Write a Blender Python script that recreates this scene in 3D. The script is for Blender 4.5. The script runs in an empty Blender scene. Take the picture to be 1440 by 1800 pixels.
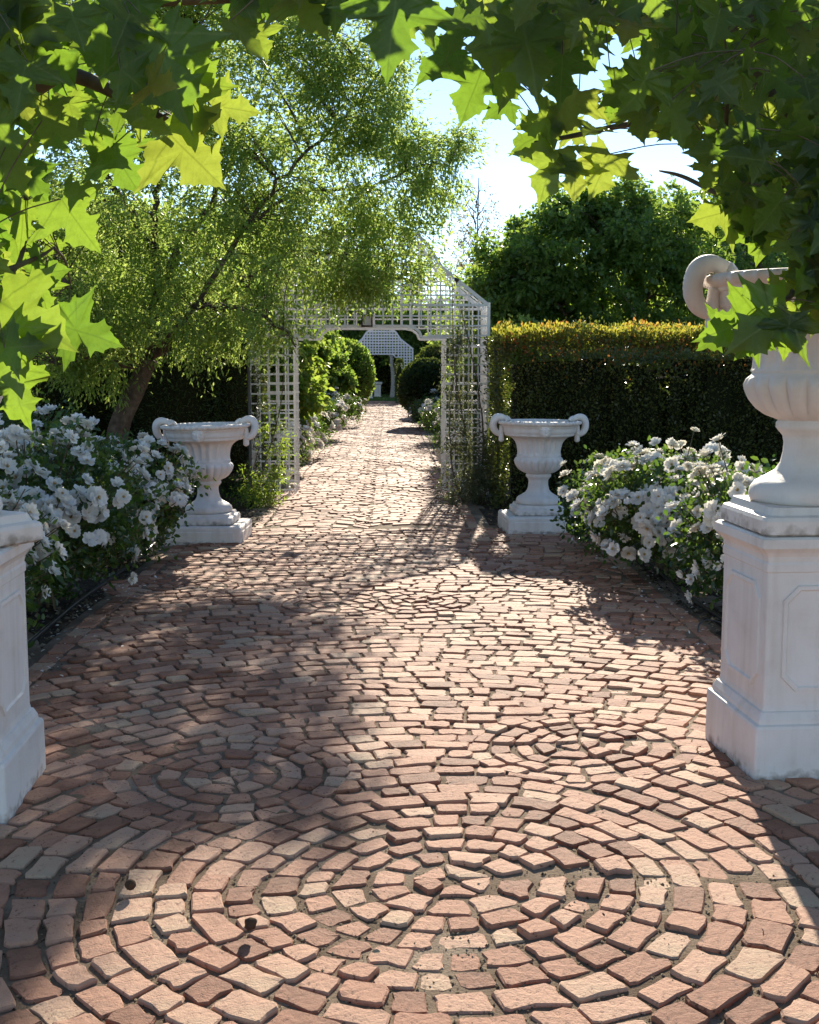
import bpy, math, random
import numpy as np
from mathutils import Vector, Matrix

random.seed(7); rng = np.random.default_rng(7)
R = math.radians
scene = bpy.context.scene
col = scene.collection

# ------------------------------------------------------------------ camera, sky, sun, exposure
F_PX, CAM_H = 2150.0, 1.5                       # focal length in photo pixels (1440 wide), eye height
PITCH, YAW = math.atan(255 / F_PX), math.atan(40 / F_PX)
cam_d = bpy.data.cameras.new('camera'); cam = bpy.data.objects.new('camera', cam_d); col.objects.link(cam)
cam.location = (0, 0, CAM_H); cam.rotation_euler = (math.pi / 2 - PITCH, 0, -YAW)
cam_d.sensor_fit = 'HORIZONTAL'; cam_d.sensor_width = 36; cam_d.lens = 36 * F_PX / 1440
cam_d.clip_start = 0.05; cam_d.clip_end = 1000
scene.camera = cam
SUN_EL, SUN_AZ = 23.5, 6.8                      # degrees; azimuth to the right of the path direction (+Y)
world = bpy.data.worlds.new('World'); scene.world = world; world.use_nodes = True
wn = world.node_tree.nodes; wn.clear()
sky = wn.new('ShaderNodeTexSky'); sky.sky_type = 'NISHITA'; sky.sun_disc = False
sky.sun_elevation = R(SUN_EL); sky.sun_rotation = R(SUN_AZ); sky.air_density = 1.0; sky.altitude = 3000; sky.dust_density = 0.02; sky.ozone_density = 1.0
bg = wn.new('ShaderNodeBackground'); bg.inputs[1].default_value = 0.115
wo = wn.new('ShaderNodeOutputWorld')
world.node_tree.links.new(sky.outputs[0], bg.inputs[0]); world.node_tree.links.new(bg.outputs[0], wo.inputs[0])
sd = bpy.data.lights.new('sun', 'SUN'); sd.energy = 5.0; sd.angle = R(0.5); sd.color = (1, .90, .74)
sun = bpy.data.objects.new('sun', sd); col.objects.link(sun)
SUN = Vector((math.sin(R(SUN_AZ)) * math.cos(R(SUN_EL)), math.cos(R(SUN_AZ)) * math.cos(R(SUN_EL)), math.sin(R(SUN_EL))))
sun.rotation_euler = SUN.to_track_quat('Z', 'Y').to_euler(); sun.location = (0, 0, 12)
vs = scene.view_settings; vs.view_transform = 'Standard'; vs.look = 'None'; vs.gamma = 1; vs.exposure = 1.12; vs.use_curve_mapping = False
scene.cycles.max_bounces = 8; scene.cycles.transparent_max_bounces = 8; scene.cycles.transmission_bounces = 6; scene.cycles.diffuse_bounces = 5
try: scene.cycles.use_denoising = True
except Exception: pass

CAMROT = np.array(cam.rotation_euler.to_matrix())
def ray(px, py):
    return CAMROT @ np.array([(px - 720) / F_PX, (900 - py) / F_PX, -1.0])
def ground(px, py, z=0.0):                      # photo pixel -> point on the ground
    d = ray(px, py); t = (z - CAM_H) / d[2]
    return np.array([d[0] * t, d[1] * t, z])
def at(px, py, dist):                           # photo pixel at a distance along the path
    d = ray(px, py); t = dist / d[1]
    return np.array([0, 0, CAM_H]) + d * t

# ------------------------------------------------------------------ mesh helpers
def link(name, me, mat=None, parent=None):
    o = bpy.data.objects.new(name, me); col.objects.link(o)
    if me is not None and mat is not None and len(me.materials) == 0: me.materials.append(mat)
    if parent is not None: o.parent = parent
    return o
def tag(o, label=None, cat=None, group=None, kind=None):
    if label: o['label'] = label
    if cat: o['category'] = cat
    if group: o['group'] = group
    if kind: o['kind'] = kind
    return o
def thing(name, label, cat, loc=(0, 0, 0), group=None, rz=0.0):
    o = bpy.data.objects.new(name, None); col.objects.link(o); o.location = loc; o.rotation_euler = (0, 0, rz)
    o.empty_display_size = .1
    return tag(o, label, cat, group)
def fast_mesh(name, V, F, tint=None, uv=None, smooth=False):
    V = np.asarray(V, np.float32); F = np.asarray(F, np.int32); k = F.shape[1]
    me = bpy.data.meshes.new(name)
    me.vertices.add(len(V)); me.vertices.foreach_set('co', V.ravel())
    me.loops.add(F.size); me.loops.foreach_set('vertex_index', F.ravel())
    me.polygons.add(len(F)); me.polygons.foreach_set('loop_start', np.arange(0, F.size, k, dtype=np.int32))
    if smooth: me.polygons.foreach_set('use_smooth', np.ones(len(F), bool))
    me.update(calc_edges=True)
    if tint is not None:
        a = me.attributes.new('tint', 'FLOAT', 'POINT'); a.data.foreach_set('value', np.asarray(tint, np.float32))
    if uv is not None:
        l = me.uv_layers.new(name='leaf'); l.data.foreach_set('uv', np.asarray(uv, np.float32)[F.ravel()].ravel())
    return me
class MB:                                        # collects pieces of one mesh
    def __init__(s): s.v = []; s.f = []; s.t = []; s.n = 0
    def add(s, V, F, tint=0.0):
        V = np.asarray(V, float); n0 = s.n
        s.v.append(V); s.t.append(np.full(len(V), tint)); s.n += len(V)
        s.f.extend([tuple(int(i) + n0 for i in f) for f in F])
    def box(s, c, h, rz=0.0, tint=0.0):
        c = np.asarray(c, float); h = np.asarray(h, float)
        P = np.array([[x, y, z] for z in (-1, 1) for y in (-1, 1) for x in (-1, 1)], float) * h
        if rz: cs, sn = math.cos(rz), math.sin(rz); P = np.stack([P[:, 0] * cs - P[:, 1] * sn, P[:, 0] * sn + P[:, 1] * cs, P[:, 2]], 1)
        s.add(P + c, [(0, 2, 3, 1), (4, 5, 7, 6), (0, 1, 5, 4), (2, 6, 7, 3), (0, 4, 6, 2), (1, 3, 7, 5)], tint)
    def tube(s, pts, rad, n=6, cap=True, tint=0.0):
        P = np.asarray(pts, float); m = len(P)
        rad = np.broadcast_to(np.asarray(rad, float), (m,))
        T = np.gradient(P, axis=0); T /= np.linalg.norm(T, axis=1)[:, None] + 1e-12
        ref = np.array([0, 0, 1.0]) if abs(T[:, 2]).mean() < .8 else np.array([1.0, 0, 0])
        A = np.cross(T, ref); A /= np.linalg.norm(A, axis=1)[:, None] + 1e-12; B = np.cross(T, A)
        ang = np.arange(n) * 2 * math.pi / n
        V = (P[:, None] + rad[:, None, None] * (np.cos(ang)[None, :, None] * A[:, None] + np.sin(ang)[None, :, None] * B[:, None])).reshape(-1, 3)
        F = [(i * n + j, i * n + (j + 1) % n, (i + 1) * n + (j + 1) % n, (i + 1) * n + j) for i in range(m - 1) for j in range(n)]
        if cap: F += [tuple(range(n))[::-1], tuple((m - 1) * n + j for j in range(n))]
        s.add(V, F, tint)
    def mesh(s, name, smooth=False):
        me = bpy.data.meshes.new(name)
        me.from_pydata(np.concatenate(s.v).tolist(), [], s.f)
        a = me.attributes.new('tint', 'FLOAT', 'POINT'); a.data.foreach_set('value', np.concatenate(s.t).astype(np.float32))
        if smooth: me.polygons.foreach_set('use_smooth', np.ones(len(me.polygons), bool))
        me.update(); return me
    def obj(s, name, mat, parent=None, smooth=False):
        return link(name, s.mesh(name, smooth), mat, parent)
def spline(pts, n=8):                            # Catmull-Rom through points
    P = np.asarray(pts, float)
    if len(P) < 3: return np.linspace(P[0], P[-1], n)
    Q = np.vstack([2 * P[0] - P[1], P, 2 * P[-1] - P[-2]]); out = []
    for i in range(1, len(Q) - 2):
        for t in np.linspace(0, 1, n, endpoint=False):
            a, b, c, d = Q[i - 1:i + 3]
            out.append(.5 * (2 * b + (c - a) * t + (2 * a - 5 * b + 4 * c - d) * t * t + (3 * b - a - 3 * c + d) * t ** 3))
    out.append(P[-1]); return np.array(out)
def unit(a): return a / (np.linalg.norm(a, axis=-1, keepdims=True) + 1e-12)
def rand_dirs(n): return unit(rng.normal(size=(n, 3)))

# ------------------------------------------------------------------ materials
def new_mat(name):
    m = bpy.data.materials.new(name); m.use_nodes = True
    n = m.node_tree.nodes; n.clear(); return m, n, m.node_tree.links
def N(n, t, **kw):
    x = n.new(t)
    for k, v in kw.items(): setattr(x, k, v)
    return x
def ramp(n, stops):
    r = n.new('ShaderNodeValToRGB'); e = r.color_ramp.elements
    while len(e) < len(stops): e.new(.5)
    for el, (p, c) in zip(e, stops): el.position = p; el.color = (*c, 1)
    return r
def tint_value(n, l):                            # per-piece random: mesh attribute + object random
    a = N(n, 'ShaderNodeAttribute', attribute_name='tint'); oi = n.new('ShaderNodeObjectInfo')
    ad = N(n, 'ShaderNodeMath', operation='ADD'); l.new(a.outputs['Fac'], ad.inputs[0]); l.new(oi.outputs['Random'], ad.inputs[1])
    fr = N(n, 'ShaderNodeMath', operation='FRACT'); l.new(ad.outputs[0], fr.inputs[0]); return fr.outputs[0]
def leaf_mat(name, stops, trans, tf=.45, rough=.45, veins=False, spec=.4):
    m, n, l = new_mat(name)
    t = tint_value(n, l); cr = ramp(n, stops); l.new(t, cr.inputs[0])
    p = n.new('ShaderNodeBsdfPrincipled'); p.inputs['Roughness'].default_value = rough
    p.inputs['Specular IOR Level'].default_value = spec
    tr = n.new('ShaderNodeBsdfTranslucent'); cr2 = ramp(n, trans); l.new(t, cr2.inputs[0])
    c1, c2 = cr.outputs[0], cr2.outputs[0]
    if veins:
        uvn = N(n, 'ShaderNodeUVMap', uv_map='leaf'); sp = n.new('ShaderNodeSeparateXYZ'); l.new(uvn.outputs[0], sp.inputs[0])
        ab = N(n, 'ShaderNodeMath', operation='ABSOLUTE'); l.new(sp.outputs[0], ab.inputs[0])
        def line(expr_k, w):                     # distance to the ray x = k*y from the leaf base
            mu = N(n, 'ShaderNodeMath', operation='MULTIPLY'); l.new(sp.outputs[1], mu.inputs[0]); mu.inputs[1].default_value = expr_k
            su = N(n, 'ShaderNodeMath', operation='SUBTRACT'); l.new(ab.outputs[0], su.inputs[0]); l.new(mu.outputs[0], su.inputs[1])
            a2 = N(n, 'ShaderNodeMath', operation='ABSOLUTE'); l.new(su.outputs[0], a2.inputs[0])
            lt = N(n, 'ShaderNodeMapRange'); l.new(a2.outputs[0], lt.inputs[0]); lt.inputs[1].default_value = 0; lt.inputs[2].default_value = w
            lt.inputs[3].default_value = 1; lt.inputs[4].default_value = 0; return lt.outputs[0]
        mx0 = N(n, 'ShaderNodeMath', operation='MAXIMUM'); l.new(line(0, .02), mx0.inputs[0]); l.new(line(2.4, .05), mx0.inputs[1])
        pp = N(n, 'ShaderNodeMath', operation='MULTIPLY_ADD'); l.new(ab.outputs[0], pp.inputs[0]); pp.inputs[1].default_value = -.9; l.new(sp.outputs[1], pp.inputs[2])
        ml = N(n, 'ShaderNodeMath', operation='MULTIPLY'); l.new(pp.outputs[0], ml.inputs[0]); ml.inputs[1].default_value = 8.5
        fr_ = N(n, 'ShaderNodeMath', operation='FRACT'); l.new(ml.outputs[0], fr_.inputs[0])
        lt_ = N(n, 'ShaderNodeMapRange'); l.new(fr_.outputs[0], lt_.inputs[0]); lt_.inputs[1].default_value = 0; lt_.inputs[2].default_value = .12; lt_.inputs[3].default_value = .6; lt_.inputs[4].default_value = 0
        mx = N(n, 'ShaderNodeMath', operation='MAXIMUM'); l.new(mx0.outputs[0], mx.inputs[0]); l.new(lt_.outputs[0], mx.inputs[1])
        wv = N(n, 'ShaderNodeTexNoise'); wv.inputs['Scale'].default_value = 5; l.new(uvn.outputs[0], wv.inputs['Vector'])
        mm = N(n, 'ShaderNodeMix', data_type='RGBA'); l.new(mx.outputs[0], mm.inputs[0]); l.new(c1, mm.inputs[6]); mm.inputs[7].default_value = (.16, .2, .06, 1)
        mm2 = N(n, 'ShaderNodeMix', data_type='RGBA'); mm2.blend_type = 'MULTIPLY'; l.new(mx.outputs[0], mm2.inputs[0]); l.new(c2, mm2.inputs[6]); mm2.inputs[7].default_value = (.62, .62, .5, 1)
        mm3 = N(n, 'ShaderNodeMix', data_type='RGBA'); mm3.blend_type = 'MULTIPLY'; mm3.inputs[0].default_value = .5; l.new(mm2.outputs[2], mm3.inputs[6])
        wv.inputs['Detail'].default_value = 9; wv.inputs['Roughness'].default_value = .75; r3 = ramp(n, [(.32, (.38, .42, .3)), (.5, (.85, .85, .8)), (.68, (1, 1, 1))]); l.new(wv.outputs[0], r3.inputs[0]); l.new(r3.outputs[0], mm3.inputs[7])
        c1, c2 = mm.outputs[2], mm3.outputs[2]
    l.new(c1, p.inputs['Base Color']); l.new(c2, tr.inputs[0])
    mx = n.new('ShaderNodeMixShader'); mx.inputs[0].default_value = tf
    l.new(p.outputs[0], mx.inputs[1]); l.new(tr.outputs[0], mx.inputs[2])
    o = n.new('ShaderNodeOutputMaterial'); l.new(mx.outputs[0], o.inputs[0]); return m
def surf_mat(name, stops, scale=8, rough=.7, bump=.3, bscale=60, detail=6, spec=.3, use_tint=0.0, coord='Object', dist=.004, pits=None):
    m, n, l = new_mat(name)
    tc = n.new('ShaderNodeTexCoord'); v = tc.outputs[coord]
    no = n.new('ShaderNodeTexNoise'); no.inputs['Scale'].default_value = scale; no.inputs['Detail'].default_value = detail; no.inputs['Roughness'].default_value = .62
    l.new(v, no.inputs['Vector']); fac = no.outputs[0]
    if use_tint:
        t = tint_value(n, l); mx = n.new('ShaderNodeMix'); mx.inputs[0].default_value = use_tint
        l.new(fac, mx.inputs[2]); l.new(t, mx.inputs[3]); fac = mx.outputs[0]
    cr = ramp(n, stops); l.new(fac, cr.inputs[0]); c = cr.outputs[0]
    nb = n.new('ShaderNodeTexNoise'); nb.inputs['Scale'].default_value = bscale; nb.inputs['Detail'].default_value = 8; nb.inputs['Roughness'].default_value = .7; l.new(v, nb.inputs['Vector'])
    if pits:
        pr = ramp(n, [(pits[0], pits[1]), (pits[0] + .06, (1, 1, 1))]); l.new(nb.outputs[0], pr.inputs[0])
        mu = N(n, 'ShaderNodeMix', data_type='RGBA'); mu.blend_type = 'MULTIPLY'; mu.inputs[0].default_value = 1; l.new(c, mu.inputs[6]); l.new(pr.outputs[0], mu.inputs[7]); c = mu.outputs[2]
    p = n.new('ShaderNodeBsdfPrincipled'); p.inputs['Roughness'].default_value = rough; p.inputs['Specular IOR Level'].default_value = spec
    l.new(c, p.inputs['Base Color'])
    if bump:
        bp = n.new('ShaderNodeBump'); bp.inputs['Strength'].default_value = bump; bp.inputs['Distance'].default_value = dist
        l.new(nb.outputs[0], bp.inputs['Height']); l.new(bp.outputs[0], p.inputs['Normal'])
    o = n.new('ShaderNodeOutputMaterial'); l.new(p.outputs[0], o.inputs[0]); return m

M = {}
M['brick'] = surf_mat('fired_brick', [(.15, (.17, .07, .036)), (.32, (.31, .138, .08)), (.52, (.42, .212, .13)), (.7, (.47, .268, .175)), (.88, (.46, .33, .21))], scale=7, rough=.76, bump=.9, bscale=55, use_tint=.62, dist=.008, spec=.3, pits=(.37, (.42, .36, .33)))
M['bedding'] = surf_mat('sandy_mortar', [(.3, (.11, .075, .048)), (.5, (.20, .145, .098)), (.72, (.34, .27, .20))], scale=2.6, rough=.95, bump=1, bscale=90, dist=.01, spec=.15)
M['soil'] = surf_mat('garden_soil', [(.3, (.035, .026, .018)), (.55, (.075, .055, .038)), (.8, (.13, .10, .07))], scale=9, rough=1, bump=1, bscale=50, dist=.03, spec=.1)
M['white'] = surf_mat('white_painted_plaster', [(.25, (.62, .55, .49)), (.45, (.72, .66, .60)), (.75, (.77, .72, .67))], scale=5, rough=.6, bump=.5, bscale=70, dist=.003, spec=.3, pits=(.27, (.75, .7, .66)))
def weather(m, low=.09):
    n, l = m.node_tree.nodes, m.node_tree.links; p = next(x for x in n if x.type == 'BSDF_PRINCIPLED'); src = p.inputs['Base Color'].links[0].from_socket
    tc = n.new('ShaderNodeTexCoord'); mp = n.new('ShaderNodeMapping'); mp.inputs['Scale'].default_value = (16, 16, 1.6); l.new(tc.outputs['Object'], mp.inputs[0])
    no = n.new('ShaderNodeTexNoise'); no.inputs['Scale'].default_value = 1; no.inputs['Detail'].default_value = 7; l.new(mp.outputs[0], no.inputs['Vector'])
    r = ramp(n, [(.48, (1, 1, 1)), (.68, (.80, .77, .71)), (.85, (.62, .58, .5))]); l.new(no.outputs[0], r.inputs[0])
    m1 = N(n, 'ShaderNodeMix', data_type='RGBA'); m1.blend_type = 'MULTIPLY'; m1.inputs[0].default_value = .5; l.new(src, m1.inputs[6]); l.new(r.outputs[0], m1.inputs[7])
    sp = n.new('ShaderNodeSeparateXYZ'); l.new(tc.outputs['Object'], sp.inputs[0])
    n2 = n.new('ShaderNodeTexNoise'); n2.inputs['Scale'].default_value = 22; n2.inputs['Detail'].default_value = 6; l.new(tc.outputs['Object'], n2.inputs['Vector'])
    mr = n.new('ShaderNodeMapRange'); l.new(sp.outputs[2], mr.inputs[0]); mr.inputs[1].default_value = 0; mr.inputs[2].default_value = low; mr.inputs[3].default_value = .85; mr.inputs[4].default_value = .22
    mu = N(n, 'ShaderNodeMath', operation='MULTIPLY'); l.new(mr.outputs[0], mu.inputs[0]); l.new(n2.outputs[0], mu.inputs[1])
    r2 = ramp(n, [(.30, (0, 0, 0)), (.52, (.9, .9, .9))]); l.new(mu.outputs[0], r2.inputs[0])
    m2 = N(n, 'ShaderNodeMix', data_type='RGBA'); l.new(r2.outputs[0], m2.inputs[0]); l.new(m1.outputs[2], m2.inputs[6]); m2.inputs[7].default_value = (.22, .17, .12, 1)
    l.new(m2.outputs[2], p.inputs['Base Color'])
weather(M['white'])
M['slat'] = surf_mat('white_painted_timber', [(.3, (.68, .66, .62)), (.7, (.8, .79, .77))], scale=12, rough=.5, bump=.2, bscale=80, dist=.001)
M['bark'] = surf_mat('grey_brown_bark', [(.3, (.05, .036, .026)), (.55, (.12, .085, .06)), (.8, (.19, .15, .11))], scale=14, rough=.95, bump=1, bscale=35, dist=.02, spec=.1)
M['twig'] = surf_mat('green_brown_twig', [(.3, (.07, .05, .03)), (.7, (.16, .13, .07))], scale=20, rough=.8, bump=.3, bscale=60)
M['pale_bark'] = surf_mat('pale_bark', [(.3, (.25, .22, .18)), (.7, (.42, .38, .33))], scale=10, rough=.9, bump=.5, bscale=30, dist=.01)
M['black'] = surf_mat('black_polythene', [(.3, (.012, .012, .013)), (.7, (.03, .03, .03))], rough=.35, bump=.1, spec=.5)
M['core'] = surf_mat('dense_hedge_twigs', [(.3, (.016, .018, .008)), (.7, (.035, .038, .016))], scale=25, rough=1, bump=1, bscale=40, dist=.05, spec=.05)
M['petal'] = leaf_mat('white_rose_petal', [(0, (.78, .74, .64)), (.3, (.82, .81, .77)), (1, (.82, .82, .80))], [(0, (.75, .68, .5)), (1, (.8, .78, .7))], tf=.35, rough=.6, spec=.2)
M['stamen'] = surf_mat('yellow_stamens', [(.3, (.35, .22, .05)), (.7, (.55, .4, .12))], rough=.8, bump=0)
M['litter'] = surf_mat('crumbs_and_dry_leaf', [(.1, (.04, .03, .02)), (.5, (.13, .10, .065)), (.9, (.30, .24, .16))], scale=4, rough=1, bump=0, use_tint=.9, spec=.1)
M['plane_leaf'] = leaf_mat('plane_leaf', [(0, (.014, .030, .007)), (.6, (.022, .044, .009)), (1, (.036, .06, .014))], [(0, (.20, .36, .03)), (.6, (.30, .45, .04)), (1, (.42, .50, .06))], tf=.5, rough=.42, veins=True)
M['fine_leaf'] = leaf_mat('fine_tree_leaf', [(0, (.05, .095, .02)), (.6, (.08, .14, .03)), (1, (.12, .18, .045))], [(0, (.32, .50, .07)), (1, (.56, .66, .16))], tf=.55)
M['bush_leaf'] = leaf_mat('bushy_tree_leaf', [(0, (.04, .08, .02)), (.7, (.06, .115, .028)), (1, (.09, .14, .035))], [(0, (.24, .42, .04)), (1, (.44, .56, .09))], tf=.48)
M['hedge_leaf'] = leaf_mat('hedge_leaf', [(0, (.05, .06, .02)), (1, (.10, .105, .03))], [(0, (.12, .2, .02)), (1, (.26, .28, .04))], tf=.35, rough=.35)
M['shoot_leaf'] = leaf_mat('young_hedge_shoots', [(0, (.09, .12, .02)), (.55, (.17, .17, .025)), (.85, (.24, .15, .025)), (1, (.28, .09, .03))], [(0, (.38, .44, .05)), (.6, (.55, .48, .06)), (.87, (.6, .34, .06)), (1, (.55, .18, .06))], tf=.5)
M['conifer_leaf'] = leaf_mat('conifer_needles', [(0, (.015, .035, .012)), (1, (.035, .06, .018))], [(0, (.10, .16, .02)), (1, (.22, .26, .04))], tf=.3, rough=.6)
M['rose_leaf'] = leaf_mat('rose_leaf', [(0, (.015, .04, .012)), (.7, (.03, .07, .018)), (1, (.06, .10, .022))], [(0, (.10, .22, .025)), (1, (.26, .38, .05))], tf=.35, rough=.3, spec=.5)
M['olive_leaf'] = leaf_mat('narrow_grey_leaf', [(0, (.05, .065, .03)), (1, (.10, .115, .06))], [(0, (.14, .17, .05)), (1, (.24, .26, .09))], tf=.35, rough=.5)
M['lime_leaf'] = leaf_mat('bright_shrub_leaf', [(0, (.04, .09, .015)), (1, (.09, .15, .03))], [(0, (.28, .44, .04)), (1, (.46, .56, .08))], tf=.5)
M['pale_leaf'] = leaf_mat('sparse_new_leaf', [(0, (.10, .08, .05)), (1, (.14, .13, .07))], [(0, (.3, .24, .12)), (1, (.36, .34, .16))], tf=.4)
M['grass'] = leaf_mat('lawn_blade', [(0, (.03, .07, .014)), (1, (.06, .11, .025))], [(0, (.15, .3, .03)), (1, (.25, .38, .05))], tf=.3)
M['pink_wall'] = surf_mat('pink_render', [(.3, (.42, .30, .25)), (.7, (.5, .37, .31))], rough=.9, bump=.3)
M['blue_roof'] = surf_mat('blue_grey_sheet_roof', [(.3, (.22, .27, .34)), (.7, (.30, .35, .42))], rough=.5, bump=.2)
M['glass'] = surf_mat('dark_window_glass', [(.3, (.02, .025, .03)), (.7, (.04, .045, .05))], rough=.08, bump=0, spec=.6)
M['frame_dark'] = surf_mat('dark_brown_frame', [(.3, (.03, .018, .015)), (.7, (.05, .03, .025))], rough=.6, bump=.1)
M['panel_pale'] = surf_mat('pale_panel', [(.3, (.55, .5, .47)), (.7, (.62, .57, .54))], rough=.6, bump=0)
M['seed'] = surf_mat('brown_seed_ball', [(.3, (.045, .025, .014)), (.7, (.10, .055, .03))], scale=60, rough=1, bump=1, bscale=200, dist=.004)

# ------------------------------------------------------------------ ground and paving
def undul(x, y): return .010 * np.sin(x * 2.3 + 1) * np.sin(y * 1.7) + .006 * np.sin(x * 5.1 + y * 3.3)
def grid_sheet(name, x0, x1, y0, y1, nx, ny, z, mat, amp=1.0):
    X, Y = np.meshgrid(np.linspace(x0, x1, nx), np.linspace(y0, y1, ny))
    Z = z + (undul(X, Y) * amp)
    V = np.stack([X, Y, Z], -1).reshape(-1, 3)
    i = np.arange(nx * ny).reshape(ny, nx)
    F = np.stack([i[:-1, :-1], i[:-1, 1:], i[1:, 1:], i[1:, :-1]], -1).reshape(-1, 4)
    return link(name, fast_mesh(name, V, F, smooth=True), mat)
g = MB(); g.add([(-350, -60, -.06), (350, -60, -.06), (350, 640, -.06), (-350, 640, -.06)], [(0, 1, 2, 3)])
tag(g.obj('ground', M['soil']), 'dark bare garden soil under the hedges and trees', 'ground', kind='structure')
for (x0, x1, y0, y1, lab) in ((-5.2, -1.86, 5.0, 14.2, 'dark soil flower bed left of the brick court'), (1.92, 5.4, 5.2, 12.4, 'dark soil flower bed right of the brick court'), (.98, 1.915, 11.42, 14.4, 'strip of bare earth at the right foot of the arch'), (-1.855, -1.36, 11.42, 14.4, 'strip of bare earth at the left foot of the arch')):
    tag(grid_sheet('flower_bed', x0, x1, y0, y1, 40, 90, .0, M['soil'], 1.5), lab, 'flower bed', kind='structure')
paving = grid_sheet('brick_paving', -4.2, 4.2, -1.5, 11.4, 90, 130, -.0035, M['bedding'], .8)
tag(paving, 'red brick paving laid in rings with sandy joints', 'paving', kind='structure')
walk = grid_sheet('garden_path', -1.45, 1.05, 11.4, 54.6, 20, 200, -.0035, M['bedding'], .8)
tag(walk, 'long straight red brick path running through the white arch', 'path', kind='structure')
# the lawn at the end of the path
lawn = grid_sheet('lawn', -9, 9, 54.6, 66, 60, 40, -.03, surf_mat('lawn_soil', [(.3, (.02, .035, .01)), (.7, (.04, .06, .018))], rough=1, bump=.5), 1)
tag(lawn, 'shaded green lawn beyond the far arch', 'lawn', kind='structure')

def clip(poly, p, nrm):                          # keep the side where (x-p).n >= 0
    out = []; L = len(poly)
    for i in range(L):
        a, b = poly[i], poly[(i + 1) % L]; da, db = np.dot(a - p, nrm), np.dot(b - p, nrm)
        if da >= 0: out.append(a)
        if da * db < 0: out.append(a + (b - a) * da / (da - db))
    return out
def area(poly):
    P = np.array(poly); x, y = P[:, 0], P[:, 1]
    return .5 * abs(np.dot(x, np.roll(y, -1)) - np.dot(y, np.roll(x, -1)))
def gp(px, py): return ground(px, py)[:2]
A_C = gp(790, 1552)
CAPS = [(A_C, .62)]
for (px, py, r) in ((398, 1362, .44), (1022, 1312, .42), (590, 1062, .40), (735, 1058, .38), (300, 1030, .46), (985, 1012, .46)):
    CAPS.append((gp(px, py), r))
polys = []                                       # every brick: list of 2-D points
def arc_quad(c, r0, r1, a0, a1):
    k = 3 if (a1 - a0) * r1 > .24 else 2
    aa = np.linspace(a0, a1, k)
    return [c + r1 * np.array([math.cos(a), math.sin(a)]) for a in aa] + [c + r0 * np.array([math.cos(a), math.sin(a)]) for a in aa[::-1]]
def rings(c, r0, r1, thick, lmin, lmax, gap, a_lo=0.0, a_hi=2 * math.pi, jit=.1):
    r = r0
    while r + thick * .6 < r1 + thick * .45:
        t = thick * random.uniform(.88, 1.12); rm = r + t / 2
        a = a_lo + random.uniform(0, 1) * (lmin / max(rm, .05))
        while a < a_hi - .2 * lmin / rm:
            da = min(random.uniform(lmin, lmax) / rm, 1.6)
            g2 = gap / rm / 2
            yield rm, arc_quad(c, max(r + gap / 2 + random.uniform(-.004, .006), .012), r + t - gap / 2 + random.uniform(-.006, .004), a + g2, a + da - g2), a + da / 2
            a += da
        r += t
for i, (c, rad) in enumerate(CAPS):
    for rm, q, am in rings(c, .0 if i else .03, rad, .100 if i == 0 else .092, .085, .145, .014):
        ok = True
        for j, (c2, rad2) in enumerate(CAPS):
            if j == i: continue
            dv = c - c2; D = np.linalg.norm(dv)
            if D < rad + rad2:
                s = (D * D + rad2 ** 2 - rad ** 2) / (2 * D); nn = dv / D
                q = clip(q, c2 + nn * (s + .007), nn)
                if len(q) < 3: ok = False; break
        if ok and area(q) > .0013: polys.append(q)
PED = [(-1.55, 4.182, .28), (1.60, 4.587, .28), (-1.55, 10.62, .33), (1.40, 11.25, .33)]
EL, ER = -1.80, 1.84                             # bed edges beside the court
def in_court(x, y):
    if y > 11.35 or y < .9 or abs(x) > 3.6: return False
    if y > 5.0 and (x < EL + .11): return False
    if y > 5.25 and (x > ER - .11): return False
    return True
for rm, q, am in rings(A_C, .63, 8.6, .104, .10, .185, .012):
    cx, cy = A_C + rm * np.array([math.cos(am), math.sin(am)])
    if not in_court(cx, cy): continue
    ok = True
    for j, (c2, rad2) in enumerate(CAPS[1:]):
        dv = np.array([cx, cy]) - c2; D = np.linalg.norm(dv)
        if D < rad2 + .14:
            nn = dv / D; q = clip(q, c2 + nn * (rad2 + .01), nn)
            if len(q) < 3 or area(q) < .0017: ok = False; break
    if not ok: continue
    for (sx, off) in ((1, EL + .115), (-1, ER - .115)):
        if cy > 5.05 and len(q) >= 3: q = clip(q, np.array([off, 0]), np.array([sx, 0.0]))
    if len(q) >= 3: q = clip(q, np.array([0, 11.36]), np.array([0, -1.0]))
    if len(q) < 3 or area(q) < .0017: continue
    Q_ = np.array(q); ev = np.linalg.eigvalsh(np.cov((Q_ - Q_.mean(0)).T))
    if ev[0] < .015 ** 2: continue
    polys.append(q)
def row_edge(x, y0, y1, w, l):                   # header bricks along an edge
    y = y0
    while y < y1:
        ll = random.uniform(.9, 1.12) * l
        polys.append([np.array(p) for p in ((x - w / 2, y + .006), (x + w / 2, y + .006), (x + w / 2, y + ll - .008), (x - w / 2, y + ll - .008))]); y += ll
row_edge(EL + .055, 5.0, 10.25, .1, .2); row_edge(ER - .055, 5.3, 10.9, .1, .2)
PL, PR = -1.27, .87
row_edge(PL + .05, 11.4, 54.4, .1, .21); row_edge(PR - .05, 11.4, 54.4, .1, .21)
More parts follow.
